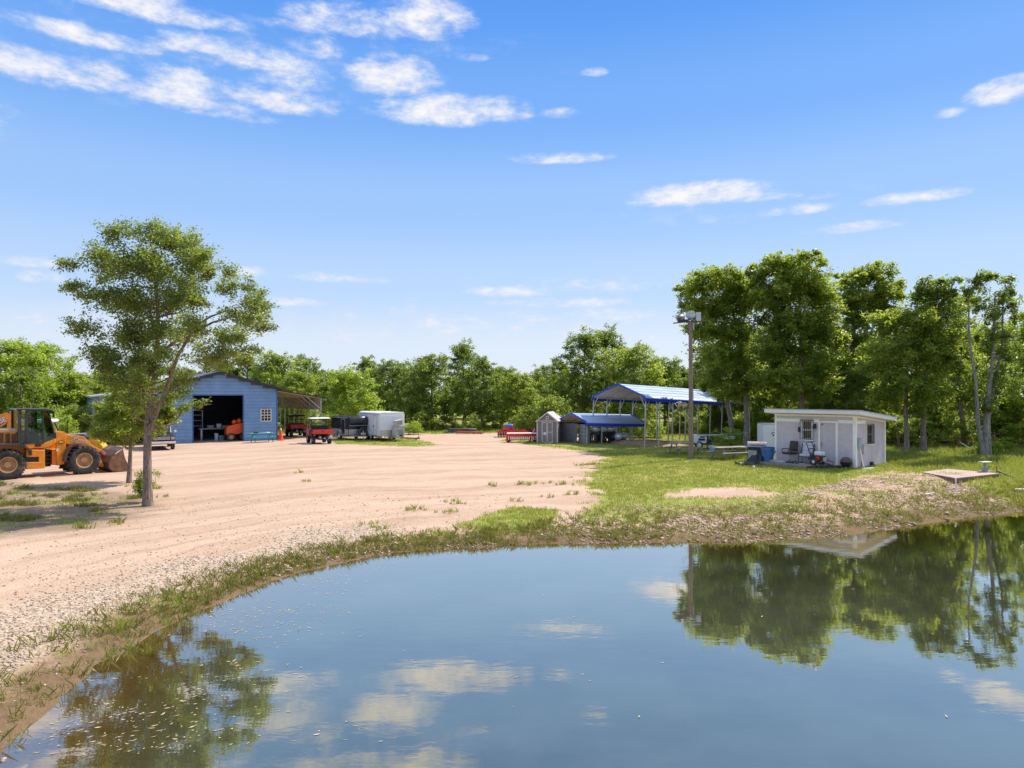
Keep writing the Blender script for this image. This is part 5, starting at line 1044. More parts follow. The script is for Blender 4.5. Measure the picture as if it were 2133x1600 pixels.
# ------------------------------------------------------------------ small grey shed
CO = (17.36, 35.9); SA = R(-50); SW, SDp = 4.38, 3.5
SL = (CO[0] - SW * math.cos(SA), CO[1] - SW * math.sin(SA), g1(*CO) - .02)
SM = Matrix.Translation(SL) @ Matrix.Rotation(SA, 4, 'Z')
def sh(x, y, z=0): return tuple(SM @ Vector((x, y, z)))
def shg(x, y): v = SM @ Vector((x, y, 0)); return (v.x, v.y, g1(v.x, v.y))
def small_shed():
    u, z = frame_u(SL, SA)
    t = thing('small_shed', 'small grey stucco shed with white trim, barred windows and slanted white roof', 'shed', SL, SA)
    hf, hb = 2.70, 2.36; zr = lambda y: hf + (hb - hf) * y / SDp
    fw = (u(1673.5), u(1690), z(1680, 913), z(1680, 878)); dr = (u(1709), u(1741), .12, z(1725, 880.5))
    m = MB(); H = .07
    def wall_x(x0, x1, z0, z1): m.b(x0, x1, 0, .1, z0, z1)
    xs = [0, fw[0], fw[1], dr[0], dr[1], SW]
    wall_x(0, fw[0], -.3, hf); wall_x(fw[0], fw[1], -.3, fw[2]); wall_x(fw[0], fw[1], fw[3], hf); wall_x(fw[1], dr[0], -.3, hf); wall_x(dr[0], dr[1], -.3, dr[2]); wall_x(dr[0], dr[1], dr[3], hf); wall_x(dr[1], SW, -.3, hf)
    sw0, sw1, sz0, sz1 = 1.18, 1.95, 1.22, 2.16
    pts = lambda y0, y1: [(y0, -.3), (y1, -.3), (y1, zr(y1)), (y0, zr(y0))]
    for x0, x1 in ((SW - .1, SW), (0, .1)):
        if x0 > 1:
            m.prism(pts(.1, sw0), 'x', x0, x1); m.prism(pts(sw1, SDp), 'x', x0, x1); m.b(x0, x1, sw0, sw1, -.3, sz0); m.prism([(sw0, sz1), (sw1, sz1), (sw1, zr(sw1)), (sw0, zr(sw0))], 'x', x0, x1)
        else: m.prism(pts(.1, SDp), 'x', x0, x1)
    m.b(.1, SW - .1, SDp - .1, SDp, -.3, hb); m.build('wall', LILAC, t)
    # roof slab
    r = MB(); o = .42; y0, y1 = -.42, SDp + .45
    r.prism([(y0, zr(y0) + .02), (y1, zr(y1) + .02), (y1, zr(y1) + .22), (y0, zr(y0) + .22)], 'x', -.42, SW + .42); r.build('roof', WHITE, t, .01)
    r = MB(); r.prism([(y0 - .03, zr(y0) + .221), (y1 + .03, zr(y1) + .221), (y1 + .03, zr(y1) + .25), (y0 - .03, zr(y0) + .25)], 'x', -.45, SW + .45); r.build('roofing', SHEDR, t)
    # trim boards
    c = MB(); e = .025; zb0, zb1 = z(1700, 880), z(1700, 873.5)
    c.b(-.02, .09, -e, 0, -.05, hf); c.b(SW - .13, SW + e, -e, 0, -.1, hf); c.b(SW, SW + e, 0, .13, -.1, hf); c.b(.09, SW - .13, -e, 0, hf - .09, hf); c.b(SW, SW + e, SDp - .10, SDp + .01, -.1, hb)
    c.b(.09, fw[0] - .14, -e + .003, 0, zb0, zb1); c.b(fw[1] + .14, dr[0] - .1, -e + .003, 0, zb0, zb1); c.b(dr[1] + .12, SW - .13, -e + .003, 0, zb0, zb1)
    c.b(SW, SW + e - .003, .13, sw0 - .06, zb0 - .02, zb1 - .02); c.prism([(.13, zr(.13) - .09), (SDp - .1, zr(SDp - .1) - .09), (SDp - .1, zr(SDp - .1)), (.13, zr(.13))], 'x', SW, SW + e - .004)
    c.build('trim', CREAMW, t)
    d = MB(); d.b(dr[0], dr[1], .02, .06, dr[2], dr[3])
    ww = dr[1] - dr[0]
    for (fx0, fx1) in ((.12, .46), (.54, .88)):
        for (fz0, fz1) in ((.06, .30), (.36, .52), (.58, .72), (.80, .94)):
            hh = dr[3] - dr[2]; d.b(dr[0] + ww * fx0, dr[0] + ww * fx1, .008, .02, dr[2] + hh * fz0, dr[2] + hh * fz1)
    d = d.build('door', mat('grey_door', (.58, .52, .53), .6, 0, .05), t, .006)
    f = MB(); f.b(dr[0] - .1, dr[0], -.03, .06, dr[2] - .05, dr[3] + .08); f.b(dr[1], dr[1] + .11, -.03, .06, dr[2] - .05, dr[3] + .08); f.b(dr[0], dr[1], -.03, .06, dr[3], dr[3] + .08); f.b(dr[0], dr[1], -.05, .06, dr[2] - .06, dr[2]); f.build('frame', CREAMW, d)
    h = MB(); [h.ball((dr[0] + .08, -.03, zz), .035, 10, 6) for zz in (1.08, 1.22)]; h.build('handle', mat('brass', (.6, .42, .15), .3, .8), d, smooth=60)
    h = MB(); h.tube([(dr[0] + .1, .005, dr[3] - .1), (dr[0] + .1, .0, dr[3] - .1)], .05, 12); h.build('sticker', RED, d)
    def window(a, b, z0, z1, side):
        def bx(m, p0, p1, q0, q1, r0, r1):
            if side: m.b(SW - q1, SW - q0, p0, p1, r0, r1)
            else: m.b(p0, p1, q0, q1, r0, r1)
        f = MB(); e = .14; zm = (z0 + z1) / 2
        bx(f, a - e, a, -.03, .06, z0 - .06, z1 + .07); bx(f, b, b + e, -.03, .06, z0 - .06, z1 + .07); bx(f, a, b, -.03, .06, z0 - .06, z0); bx(f, a, b, -.03, .06, z1, z1 + .07); bx(f, a, b, -.01, .05, zm - .03, zm + .03); bx(f, a - .15, b + .15, -.07, .0, z0 - .12, z0 - .062)
        w = f.build('window', CREAMW, t); p = MB(); bx(p, a, b, .03, .04, z0, z1); p.build('pane', GLASS, w)
        g = MB(); n = 7
        for i in range(n): x = a - .14 + (b - a + .28) * i / (n - 1); bx(g, x - .010, x + .010, -.10, -.066, z0 - .06, z1 + .09)
        bx(g, a - .15, b + .15, -.095, -.07, z0 - .06, z0 - .03); bx(g, a - .15, b + .15, -.095, -.07, z1 + .05, z1 + .08); g.build('bars', BLACK, w)
        return w
    w = window(*fw, False); n = MB(); n.b(fw[0] + .02, fw[1] - .04, .05, .06, fw[2] + .55, fw[3] - .12); n.build('blind', mat('reddish_blind', (.34, .13, .09), .8), w); window(sw0 + .14, sw1 - .14, sz0 + .04, sz1 - .04, True)
    x = u(1698.5); l = MB(); l.lathe([(.02, .12), (.10, .02), (.09, -.10), (.001, -.12)], (x, -.12, z(1698, 889)), 'z', 10); l.b(x - .05, x + .05, -.05, 0, z(1698, 887) - .05, z(1698, 887) + .1); l.build('wall_lamp', BLACK, t)
    x = u(1665.5); l = MB(); l.b(x - .05, x + .07, -.08, 0, z(1665, 900), z(1665, 889)); l.b(x - .02, x + .04, -.1, -.08, z(1665, 897), z(1665, 893)); l.build('mailbox', BLACK, t)
    for (y, z0, z1, wd, mt_, nm) in ((.30, 1.05, 1.55, .26, mat('meter_grey', (.38, .44, .47), .5), 'meter_box'), (.72, .72, 1.2, .26, mat('pale_box', (.55, .53, .54), .5), 'fuse_box')):
        b = MB(); b.b(SW + e, SW + e + .14, y - wd / 2, y + wd / 2, z0, z1); b.build(nm, mt_, t, .015)
    b = MB(); b.tube([(SW + .1, .30, 1.05), (SW + .12, .42, .5), (SW + .16, .62, -.04)], .035, 8); b.build('conduit', CREAMW, t); b = MB(); b.tube([(SW + .07, .52, .72), (SW + .07, .52, -.1)], .02, 6); b.build('ground_pipe', RUST, t)
    b = MB(); b.b(SW, SW + .12, 1.62, 1.82, .08, .26); b.build('vent', BLACK, t)
small_shed()
def deck():
    t = thing('deck', 'low worn plank deck before the grey shed door', 'deck', sh(0, 0, 0), SA); m = MB()
    for i in range(8):
        y = -.02 - i * .19; m.b(.0 - .25 * 0 - .35, 3.85 - i * .16, y - .18, y, .10, .14)
    m.build('planks', WOODG, t); m = MB(); [m.b(-.3 + i * 1.25, -.2 + i * 1.25, -1.4, -.05, -.25, .1) for i in range(3)]; m.b(-.35, 2.6, -1.56, -1.53, -.05, .13); m.build('joists', WOODG, t)
deck()
DZ = .145
def office_chair():
    t = thing('office_chair', 'brown cushioned office chair on the deck under the barred window', 'chair', sh(1.15, -.55, DZ), SA + R(-18))
    m = MB(); [m.bar((0, 0, .14), (.30 * math.cos(a), .30 * math.sin(a), .07), .045, .03) for a in [i * 1.2566 for i in range(5)]]; m.tube([(0, 0, .1), (0, 0, .42)], .03, 8); m.build('base', STEEL, t)
    for i in range(5): a = i * 1.2566; m = MB(); m.ball((.3 * math.cos(a), .3 * math.sin(a), .032), .032, 8, 5); m.build('castor', BLACK, t)
    m = MB(); m.b(-.28, .28, -.28, .26, .42, .54); m.build('seat', SEATB, t, .05); m = MB(); m.box((0, .27, .85), (.55, .13, .56), (R(-10), 0, 0)); m.build('backrest', SEATB, t, .07)
    for sg in (-1, 1): m = MB(); m.tube([(sg * .3, .22, .46), (sg * .34, .2, .70), (sg * .34, -.2, .70), (sg * .31, -.24, .48)], .025, 7); m.build('armrest', BLACK, t, smooth=50)
office_chair()
def lounge_chair():
    t = thing('patio_chair', 'pale grey cushioned patio chair between the office chair and the shed door', 'chair', sh(2.05, -.52, DZ), SA + R(12))
    m = MB()
    for sg in (-1, 1): m.tube([(sg * .3, -.3, 0), (sg * .3, -.28, .58), (sg * .3, .25, .60), (sg * .3, .42, 1.0)], .02, 7); m.tube([(sg * .3, .35, 0), (sg * .3, .2, .6)], .02, 7)
    m.tube([(-.3, .42, 1.0), (.3, .42, 1.0)], .02, 7); m.tube([(-.3, -.28, .36), (.3, -.28, .36)], .02, 7); m.build('frame', TEAL if False else BLACK, t, smooth=50)
    m = MB(); m.b(-.28, .28, -.3, .26, .36, .5); m.build('seat', CUSH, t, .05)
    for i in range(4): m = MB(); m.box((0, .30 + i * .045, .55 + i * .135), (.56, .12, .15), (R(-18), 0, 0)); m.build('back_cushion', CUSH, t, .045)
lounge_chair()
def pressure_washer():
    t = thing('pressure_washer', 'wheeled pressure washer with black frame and white engine before the shed door', 'pressure washer', sh(2.98, -.92, DZ), SA + R(-8))
    m = MB()
    for y in (-.24, .24): m.tube([(.42, y, .08), (-.3, y, .12), (-.36, y, .5), (-.62, y, 1.12), (-.48, y, 1.16)], .022, 7)
    for a in ((-.48, 1.16), (-.36, .5), (-.5, .8)): m.tube([(a[0], -.24, a[1]), (a[0], .24, a[1])], .022, 7)
    m.build('frame', BLACK, t, smooth=50)
    wheel(t, -.12, -.32, .19, .1, .08, WHITE); wheel(t, -.12, .32, .19, .1, .08, WHITE)
    m = MB(); m.b(-.15, .25, -.18, .18, .2, .48); m.build('engine', DCOL, t, .03); m = MB(); m.b(-.2, .22, -.2, .16, .5, .70); m.build('fuel_tank', WHITE, t, .05); m = MB(); m.tube([(.05, -.2, .36), (.05, -.26, .36)], .11, 14); m.build('recoil_starter', RED, t)
    m = MB(); m.b(.25, .42, -.12, .12, .2, .42); m.build('pump', STEEL, t, .02)
    m = MB(); m.lathe([(.16 + .025 * math.cos(a), .025 * math.sin(a)) for a in [i * math.pi / 4 for i in range(9)]], (.66, -.1, .06), 'z', 16); m.tube([(.42, 0, .3), (.7, .1, .2), (.8, -.1, .06)], .02, 6); m.build('hose', BLACK, t, smooth=50)
pressure_washer()
t = thing('fan_frame', 'round dark wire fan lying against the patio chair', 'fan', sh(2.5, -.62, DZ), SA + R(10)); m = MB(); m.lathe([(.26 + .015 * math.cos(a), .015 * math.sin(a)) for a in [i * math.pi / 3 for i in range(7)]], (0, 0, .28), 'y', 20); m.build('ring', BLACK, t); m = MB(); [m.bar((0, 0, .28), (.26 * math.cos(a), 0, .28 + .26 * math.sin(a)), .03, .1) for a in (0, 1.57, 3.14, 4.71)]; m.build('blade', mat('navy_plastic', (.06, .07, .14), .5), t); m = MB(); m.b(-.05, .05, -.1, .1, .12, .44); m.build('motor', BLACK, t)
def trash_can():
    t = thing('trash_can', 'big blue trash can at the left end of the deck', 'trash can', shg(.10, -.95), SA); m = MB(); m.lathe([(.001, 0), (.27, 0), (.33, .84), (.31, .84), (.26, .05), (.001, .05)], n=24); m.build('body', BINBL, t, smooth=40)
    m = MB(); m.lathe([(.33, .80), (.365, .80), (.365, .93), (.33, .93)], n=24); m.build('rim', BINBL, t, smooth=40)
    for sg in (-1, 1): m = MB(); m.b(sg * .33 - .04, sg * .33 + .06 * sg + .04, -.1, .1, .66, .74); m.build('handle', BINBL, t, .01)
trash_can()
def grill():
    Y = 40.6; X = px_x(1577, Y); t = thing('barbecue_grill', 'silver-hooded barbecue grill left of the blue trash can', 'grill', (X, Y, g1(X, Y)), R(-20))
    m = MB(); m.b(-.5, .5, -.28, .28, .1, .72); m.build('cabinet', DCOL, t, .01)
    for sg in (-1, 1): m = MB(); m.b(min(sg * .01, sg * .48), max(sg * .01, sg * .48), -.30, -.281, .14, .66); m.build('door', mat('dull_silver', (.42, .42, .43), .45, .5) if sg < 0 else BLACK, t)
    m = MB(); m.lathe([(.001, -.52), (.3, -.52), (.3, .52), (.001, .52)], (0, 0, .86), 'x', 14, 0, math.pi); m.build('hood', mat('stained_silver', (.42, .37, .35), .35, .6), t, smooth=40); m = MB(); m.b(-.5, .5, -.3, .3, .72, .86); m.build('firebox', BLACK, t)
    for sg in (-1, 1): m = MB(); m.b(min(sg * .52, sg * .85), max(sg * .52, sg * .85), -.25, .25, .8, .84); m.build('side_shelf', STEEL, t)
    m = MB(); m.tube([(-.4, -.34, .98), (.4, -.34, .98)], .02, 8); m.build('handle', BLACK, t)
    for x in (-.4, .4): wheel(t, x, .2, .09, .05, .04, BLACK)
grill()
t = thing('tarp', 'crumpled black tarp heaped on the grass before the grill', 'tarp', P(1571, 967), 0); rg = random.Random(2); m = MB(); m.lathe([(.78, 0), (.62, .10), (.42, .24), (.25, .42), (.08, .5), (.001, .5)], n=22); m.v = [(x * (1 + rg.uniform(-.25, .25)) + (z * .4), y * .6 * (1 + rg.uniform(-.2, .2)), max(-.02, z + rg.uniform(-.08, .08))) for x, y, z in m.v]; m.build('sheet', TARP, t); m = MB(); m.tube([(-.5, -.1, .06), (-.85, -.2, .05), (-1.05, -.05, .09), (-.9, .1, .05)], .05, 7); m.build('corner', TARP, t)
def kettle():
    t = thing('kettle_grill', 'small black kettle grill on the ground at the shed corner', 'grill', shg(4.05, -.32), 0); m = MB(); m.lathe([(.001, .08), (.16, .10), (.27, .22), (.30, .32), (.28, .32)], n=22); m.build('bowl', BLACK, t, smooth=50); m = MB(); m.box((.05, .18, .48), (.02, .02, .02)); m.lathe([(.001, .26), (.15, .22), (.25, .12), (.28, 0), (.27, 0)], (0, 0, .34), 'z', 22); m.build('lid', mat('brown_lid', (.10, .06, .055), .6), t, smooth=50)
    for a in (0, 2.1, 4.2): m = MB(); m.bar((.12 * math.cos(a), .12 * math.sin(a), .14), (.2 * math.cos(a), .2 * math.sin(a), -.02), .025); m.build('leg', STEEL, t)
kettle()
t = thing('garden_hose', 'coiled pale hose and cords strewn on the left of the deck', 'hose', sh(.75, -1.1, DZ), SA); m = MB(); rg = random.Random(6); pts = [(.45 * math.cos(i * .7) * (1 - i * .012) + rg.uniform(-.06, .06), .28 * math.sin(i * .7) + rg.uniform(-.05, .05), .015 + .003 * i) for i in range(26)] + [(.7, .1, .02), (1.1, -.05, .02), (1.4, .1, .02)]; m.tube(pts, .016, 6); m.build('coil', mat('pale_hose', (.5, .5, .48), .5), t, smooth=60); m = MB(); m.tube([(1.4, .1, .02), (1.48, .12, .03)], .022, 8); m.build('nozzle', STEEL, t)
for i, (x, y, lb) in enumerate(((1.45, -1.15, 'dark hand tool lying on the deck before the office chair'), (1.95, -1.05, 'dark wrench set lying on the deck before the patio chair'))): t = thing('hand_tool', lb, 'tool', sh(x, y, DZ), SA + i); m = MB(); m.bar((-.2, 0, .03), (.12, .04, .03), .05); m.build('shaft', DCOL, t); m = MB(); m.box((.17, .05, .04), (.12, .14, .07)); m.build('head', BLACK, t)
t = thing('paper_scrap', 'scrap of white litter on the grass before the deck', 'litter', P(1571, 974), .5); m = MB(); m.add([(-.08, -.05, .02), (.07, -.06, .05), (.09, .05, .03), (-.06, .06, .08), (0, 0, .11)], [(0, 1, 4), (1, 2, 4), (2, 3, 4), (3, 0, 4)]); m.build('sheet', WHITE, t)
t = thing('foot_board', 'pale flat board on the ground under the shed conduit', 'board', shg(4.75, .5), SA + 1.2); m = MB(); m.b(-.4, .4, -.1, .1, -.02, .035); m.build('plank', PVC, t); m = MB(); m.b(-.1, .2, .1, .16, -.01, .03); m.build('strip', CREAMW, t)
# white lettered trailer behind the shed
X, Y, Z = P(1604, 934); Y = 45.; X = px_x(1612, 45); t = thing('box_trailer', 'white box trailer with black emblem half hidden behind the grey shed', 'trailer', (X, Y, g1(X, Y)), R(-8)); m = MB(); m.b(-.65, 2.4, 0, 1.9, .35, 1.92); m.build('body', WHITE, t, .04); m = MB(); m.b(-.63, 2.4, .02, 1.88, 1.92, 1.98); m.build('roof', BEIGE, t)
m = MB(); [m.b(a, b, -.013, -.003, c, d) for a, b, c, d in ((-.06, .3, 1.60, 1.615), (-.16, -.08, 1.36, 1.42), (-.09, .06, 1.42, 1.46), (.12, .3, 1.42, 1.47), (-.08, .02, 1.22, 1.32), (.06, .16, 1.22, 1.32), (.2, .32, 1.18, 1.34), (0, .3, 1.05, 1.065))]; m.build('emblem', BLACK, t)
wheel(t, 1.2, .05, .3, .18, .16, WHITE); wheel(t, 1.2, 1.85, .3, .18, .16, WHITE)
# white welder trailer, cooler, frame by the pole
X, Y, Z = P(1463, 936); t = thing('engine_welder', 'white boxy engine welder on a small trailer right behind the lamp pole', 'welder', (X, Y + 1.0, Z), R(-10)); m = MB(); m.prism([(-.55, .38), (.5, .38), (.55, .75), (.35, .98), (-.5, 1.02), (-.58, .9)], 'y', -.4, .4); m.build('housing', WHITE, t, .04)
m = MB(); m.b(-.05, .42, -.415, -.4, .58, .74); m.b(.05, .4, -.415, -.4, .80, .9); m.build('control_panel', BLACK, t); m = MB(); m.b(-.6, .9, -.4, .4, .28, .38); m.b(.45, .85, -.35, .35, .38, .7); m.build('chassis', BLACK, t); wheel(t, 0, -.45, .27, .16, .14, WHITE); wheel(t, 0, .45, .27, .16, .14, WHITE); m = MB(); m.tube([(-.62, 0, .4), (-.62, 0, 1.3)], .05, 8); m.b(-.72, -.52, -.1, .1, .0, .5); m.build('mast', WHITE, t)
X, Y, Z = P(1483.5, 942); t = thing('cooler', 'pale blue cooler box on the grass beside the white welder', 'cooler', (X, Y, Z), R(-10)); m = MB(); m.b(-.16, .16, -.16, .16, 0, .40); m.build('body', LTBLUE, t, .02); m = MB(); m.b(-.17, .17, -.17, .17, .40, .46); m.build('lid', LTBLUE, t, .015); m = MB(); m.tube([(-.17, -.1, .36), (-.2, -.1, .3), (-.2, .1, .3), (-.17, .1, .36)], .012, 6); m.build('handle', WHITE, t)
X, Y = px_x(1492, 50), 50.; t = thing('boom_sprayer', 'grey metal boom with folded arms behind the white welder', 'boom', (X, Y, g1(X, Y)), R(-6)); m = MB(); m.bar((-1.3, 0, 1.05), (1.0, .1, 1.1), .09); m.bar((1.0, .1, 1.1), (2.2, .2, 1.22), .07); m.bar((-.2, 0, 1.0), (1.4, .4, 1.18), .08); m.build('arm', STEEL, t); m = MB(); m.prism([(.5, .75), (1.2, .78), (1.35, 1.02), (.6, 1.0)], 'y', -.2, .2); m.build('tank', WHITE, t, .04)
for x in (-.6, 1.0): m = MB(); m.bar((x, 0, -.05), (x, 0, 1.05), .07); m.bar((x - .35, 0, 0), (x + .35, 0, 0.05), .08); m.build('stand', DCOL, t)

# ------------------------------------------------------------------ concrete slab, pedestal, sticks, fence
def slab():
    q = [P(1921, 983.6), P(1974, 977), P(2079, 986.5), P(1990, 995)]; zt = max(p[2] for p in q) + .08
    v = [at(1921, 983.6, zt), at(1974, 977, zt), at(2081, 986.5, zt), at(1991, 996, zt)]
    cx = sum(a for a, b in v) / 4; cy = sum(b for a, b in v) / 4; t = thing('concrete_slab', 'raised pinkish concrete slab with rusty edge near the pond', 'slab', (cx, cy, zt - .3), 0)
    m = MB(); m.prism([(a - cx, b - cy) for a, b in v], 'z', -.6, .255); m.build('side', SLABS, t); m = MB(); m.prism([((a - cx) * 1.015, (b - cy) * 1.015) for a, b in v], 'z', .257, .31); m.build('top', SLABC, t, .01)
    return zt + .012
zt = slab(); X, Y = at(2052, 983, zt); t = thing('pedestal', 'small T-shaped steel pedestal standing on the slab', 'pedestal', (X, Y, zt), R(15)); m = MB(); m.b(-.35, .35, -.12, .12, 0, .04); m.build('base', GREYP, t); m = MB(); m.b(-.09, .09, -.09, .09, .04, .22); m.tube([(0, 0, .2), (0, 0, .44)], .05, 8); m.build('post', GREYP, t); m = MB(); m.b(-.28, .28, -.14, .14, .44, .49); m.build('top', STEEL, t, .01)
X, Y = at(2076, 986, zt); t = thing('water_hose', 'dark hose running off the slab to the right edge', 'hose', (X, Y, zt), 0); k = Y / F; m = MB(); m.tube([(0, 0, .33), (.0, 0, .02)], .014, 6); m.build('riser', BLACK, t); m = MB(); m.tube([(0, 0, .12), (.3, -.1, -.02), (.7, -.3, -.18), (1.1, -.6, -.24), (1.7, -.7, -.26), (2.8, -.6, -.26)], .022, 6); m.build('line', BLACK, t, smooth=60)
X, Y, Z = P(2090, 992); t = thing('plank', 'pale plank leaning off the right corner of the slab', 'plank', (X, Y, Z), R(-35)); m = MB(); m.bar((-.25, 0, .26), (.25, 0, .05), .10, .03); m.build('board', WOODG, t); m = MB(); m.b(-.2, -.1, -.05, .05, 0, .2); m.build('block', WOODG, t)
for i, (nm, lb, a, b, z0, z1, r) in enumerate((('pipe_stub', 'short white pipe standing in the bank below the slab corner', (1992, 1023), (1990, 1003), 0, None, .03), ('stick', 'white stick lying on the stony bank left of the pipe stub', (1922, 1034), (1945, 1030), 0, 0, .025), ('stick', 'short white stick lying on the bank below the pipe stub', (1976, 1036), (1992, 1034.5), 0, 0, .02), ('stick', 'white board on the grass at the right edge by the water', (2113, 1022), (2140, 1026), 0, 0, .05))):
    A = P(*a)
    if z1 is None: B = (A[0] - .03, A[1], A[2] + .55)
    else: B = P(*b); B = (B[0], B[1], B[2] + .03); A = (A[0], A[1], A[2] + .03)
    t = thing(nm, lb, 'stick' if i else 'pipe', A); d = [B[j] - A[j] for j in range(3)]; m = MB(); m.tube([(0, 0, -.02), (d[0] * .5, d[1] * .5, d[2] * .5), tuple(d)], r, 7); m.build('shaft', PVC, t); m = MB(); m.tube([(d[0] * .96, d[1] * .96, d[2] * .96), (d[0] * 1.02, d[1] * 1.02, d[2] * 1.02)], r * 1.3, 8); m.build('end', PVC, t)
def fence():
    posts = [(1750, 47.5, 1.35), (1871, 46.5, 1.30), (1996, 46.5, 1.0), (2070, 46, 1.2), (2150, 45, 1.2)]; t0 = px_x(1750, 47.5)
    t = thing('wire_fence', 'rusty-posted wire fence along the edge of the grove', 'fence', (t0, 47.5, g1(t0, 47.5))); tops = []
    for px, D, h in posts:
        X = px_x(px, D); z = g1(X, D) - g1(t0, 47.5); m = MB(); m.tube([(X - t0, D - 47.5, z - .3), (X - t0 + .02, D - 47.5, z + h)], .085, 9); m.build('post', RUST, t, smooth=50); tops.append((X - t0, D - 47.5, z))
    for f in (.25, .5, .75, 1.0): m = MB(); m.tube([(a, b, z + f) for a, b, z in tops], .005, 4); m.build('wire', RUST, t)
    a = tops[2]; m = MB(); m.bar((a[0] + .1, a[1] - .05, a[2] + .62), (a[0] + .95, a[1] - .5, a[2] + .02), .10, .05); m.build('brace', CREAMW, t)
fence()

# ------------------------------------------------------------------ wheel loader (x forward, y left)
def loader():
    Xr, Yr, Zr = P(14.8, 999); Xf, Yf, Zf = P(173.7, 987); hd = math.atan2(Yf - Yr, Xf - Xr); wb = math.hypot(Xf - Xr, Yf - Yr); zc = (Zr + Zf) / 2
    # contact points are the near (right-hand) wheels
    tw = 1.0; cx = (Xf + Xr) / 2 - math.sin(hd) * tw; cy = (Yf + Yr) / 2 + math.cos(hd) * tw
    t = thing('wheel_loader', 'orange wheel loader with glass cab and rusty front bucket on the bare dirt', 'loader', (cx, cy, zc), hd); h = wb / 2
    fx = lambda c: -h + (c - 105) / 1130 * wb
    gy = lambda c: 1130 - (c - 105) / 1130 * 90
    fz = lambda c, y: max(0, (gy(c) - y) / (290 - (c - 105) / 1130 * 16))
    q = lambda pts: [(fx(c), fz(c, y)) for c, y in pts]
    for x in (-h, h):
        for y in (-1, 1): wheel(t, x, y * tw, .74, .56, .40, TANTRK, 20)
    m = MB(); m.prism(q([(-240, 640), (300, 640), (380, 700), (650, 690), (650, 960), (375, 985), (300, 880), (-240, 880)]), 'y', -.62, .62); m.build('rear_frame', ORANGE, t, .02)
    m = MB(); m.prism(q([(375, 700), (565, 695), (565, 800), (375, 805)]), 'y', -.98, -.62); m.prism(q([(375, 880), (650, 870), (650, 965), (375, 985)]), 'y', -.98, -.62); m.prism(q([(560, 700), (650, 695), (650, 870), (560, 880)]), 'y', -.97, -.62); m.build('side_tank', ORANGE, t, .02)
    m = MB(); m.prism(q([(378, 800), (558, 815), (558, 875), (378, 880)]), 'y', -.9, -.6); m.build('step', BLACK, t)
    m = MB(); m.prism(q([(-420, 480), (-380, 430), (255, 415), (262, 640), (-420, 660)]), 'y', -.72, .72); m.build('hood', ORANGE, t, .03)
    m = MB(); m.prism(q([(-420, 418), (270, 395), (275, 445), (-420, 470)]), 'y', -.75, .75); m.build('hood_top', mat('tan_band', (.50, .30, .16), .5), t, .02)
    for c0 in (-190, -90, 2, 95, 180): m = MB(); m.prism(q([(c0, 468), (c0 + 70, 462), (c0 + 70, 600), (c0, 606)]), 'y', -.735, -.715); m.build('grille', BROWND, t)
    for sy in (-1, 1):
        m = MB(); m.prism(q([(-240, 622), (290, 608), (442, 700), (442, 775), (415, 775), (415, 715), (282, 635), (-240, 648)]), 'y', sy * 1.28, sy * .72); m.build('rear_fender', DCOL, t, .01)
        m = MB(); m.prism(q([(918, 860), (945, 755), (1000, 645), (1070, 596), (1175, 594), (1178, 612), (1080, 618), (1020, 665), (968, 765), (945, 862)]), 'y', sy * 1.28, sy * .74); m.build('front_fender', DCOL, t, .01)
    # cab
    m = MB(); m.prism(q([(355, 605), (640, 595), (830, 520), (825, 600), (700, 668), (420, 685), (360, 640)]), 'y', -.80, .80); m.build('cab_base', ORANGE, t, .04)
    m = MB(); m.prism(q([(515, 612), (605, 605), (605, 650), (515, 656)]), 'y', -.82, -.79); m.build('tank_cap', BLACK, t, .02)
    m = MB(); m.prism(q([(240, 118), (258, 96), (700, 92), (765, 104), (772, 128), (690, 128)]), 'y', -.84, .84); m.build('cab_roof', DCOL, t, .03)
    for sy in (-1, 1):
        p = MB(); y = sy * .76
        def P3(c, yy): return (fx(c), y, fz(c, yy))
        for a, b, w in (((285, 125), (285, 610), .10), ((395, 125), (395, 605), .12), ((632, 125), (640, 595), .09), ((715, 115), (825, 525), .05), ((285, 605), (640, 597), .10), ((640, 597), (825, 530), .06), ((395, 440), (635, 435), .03)): p.bar(P3(*a), P3(*b), w)
        p.build('cab_pillar', DCOL if sy < 0 else BLACK, t)
        g = MB(); g.prism(q([(290, 128), (632, 128), (640, 594), (290, 604)]), 'y', y - .012, y + .012); g.build('cab_window', CABGL, t)
        g = MB(); g.prism(q([(636, 128), (712, 118), (822, 525), (642, 592)]), 'y', y - .008, y + .012); g.build('cab_window', CABGL, t)
    g = MB(); g.bar((fx(716), 0, fz(716, 118)), (fx(824), 0, fz(824, 525)), 1.44, .02); g.build('windshield', CABGL, t)
    m = MB(); m.prism(q([(430, 190), (560, 190), (565, 360), (430, 365)]), 'y', -.25, .25); m.prism(q([(400, 440), (600, 420), (600, 590), (400, 600)]), 'y', -.3, .3); m.build('driver_seat', BLACK, t, .04)
    m = MB(); m.tube([(fx(690), 0, fz(690, 560)), (fx(650), 0, fz(650, 400))], .04, 8); m.lathe([(.19, 0), (.21, .02), (.19, .04)], (fx(650), 0, fz(650, 400)), 'z', 14); m.build('steering_wheel', BLACK, t)
    m = MB(); m.b(fx(735), fx(735) + .16, -.7, -.45, fz(740, 165), fz(740, 110)); m.b(fx(735), fx(735) + .16, .45, .7, fz(740, 165), fz(740, 110)); m.build('work_light', BLACK, t, .02)
    m = MB(); m.bar((fx(760), -.8, fz(760, 125)), (fx(772), -1.0, fz(772, 150)), .03); m.box((fx(772), -1.02, fz(772, 170)), (.06, .2, .32)); m.build('mirror', BLACK, t)
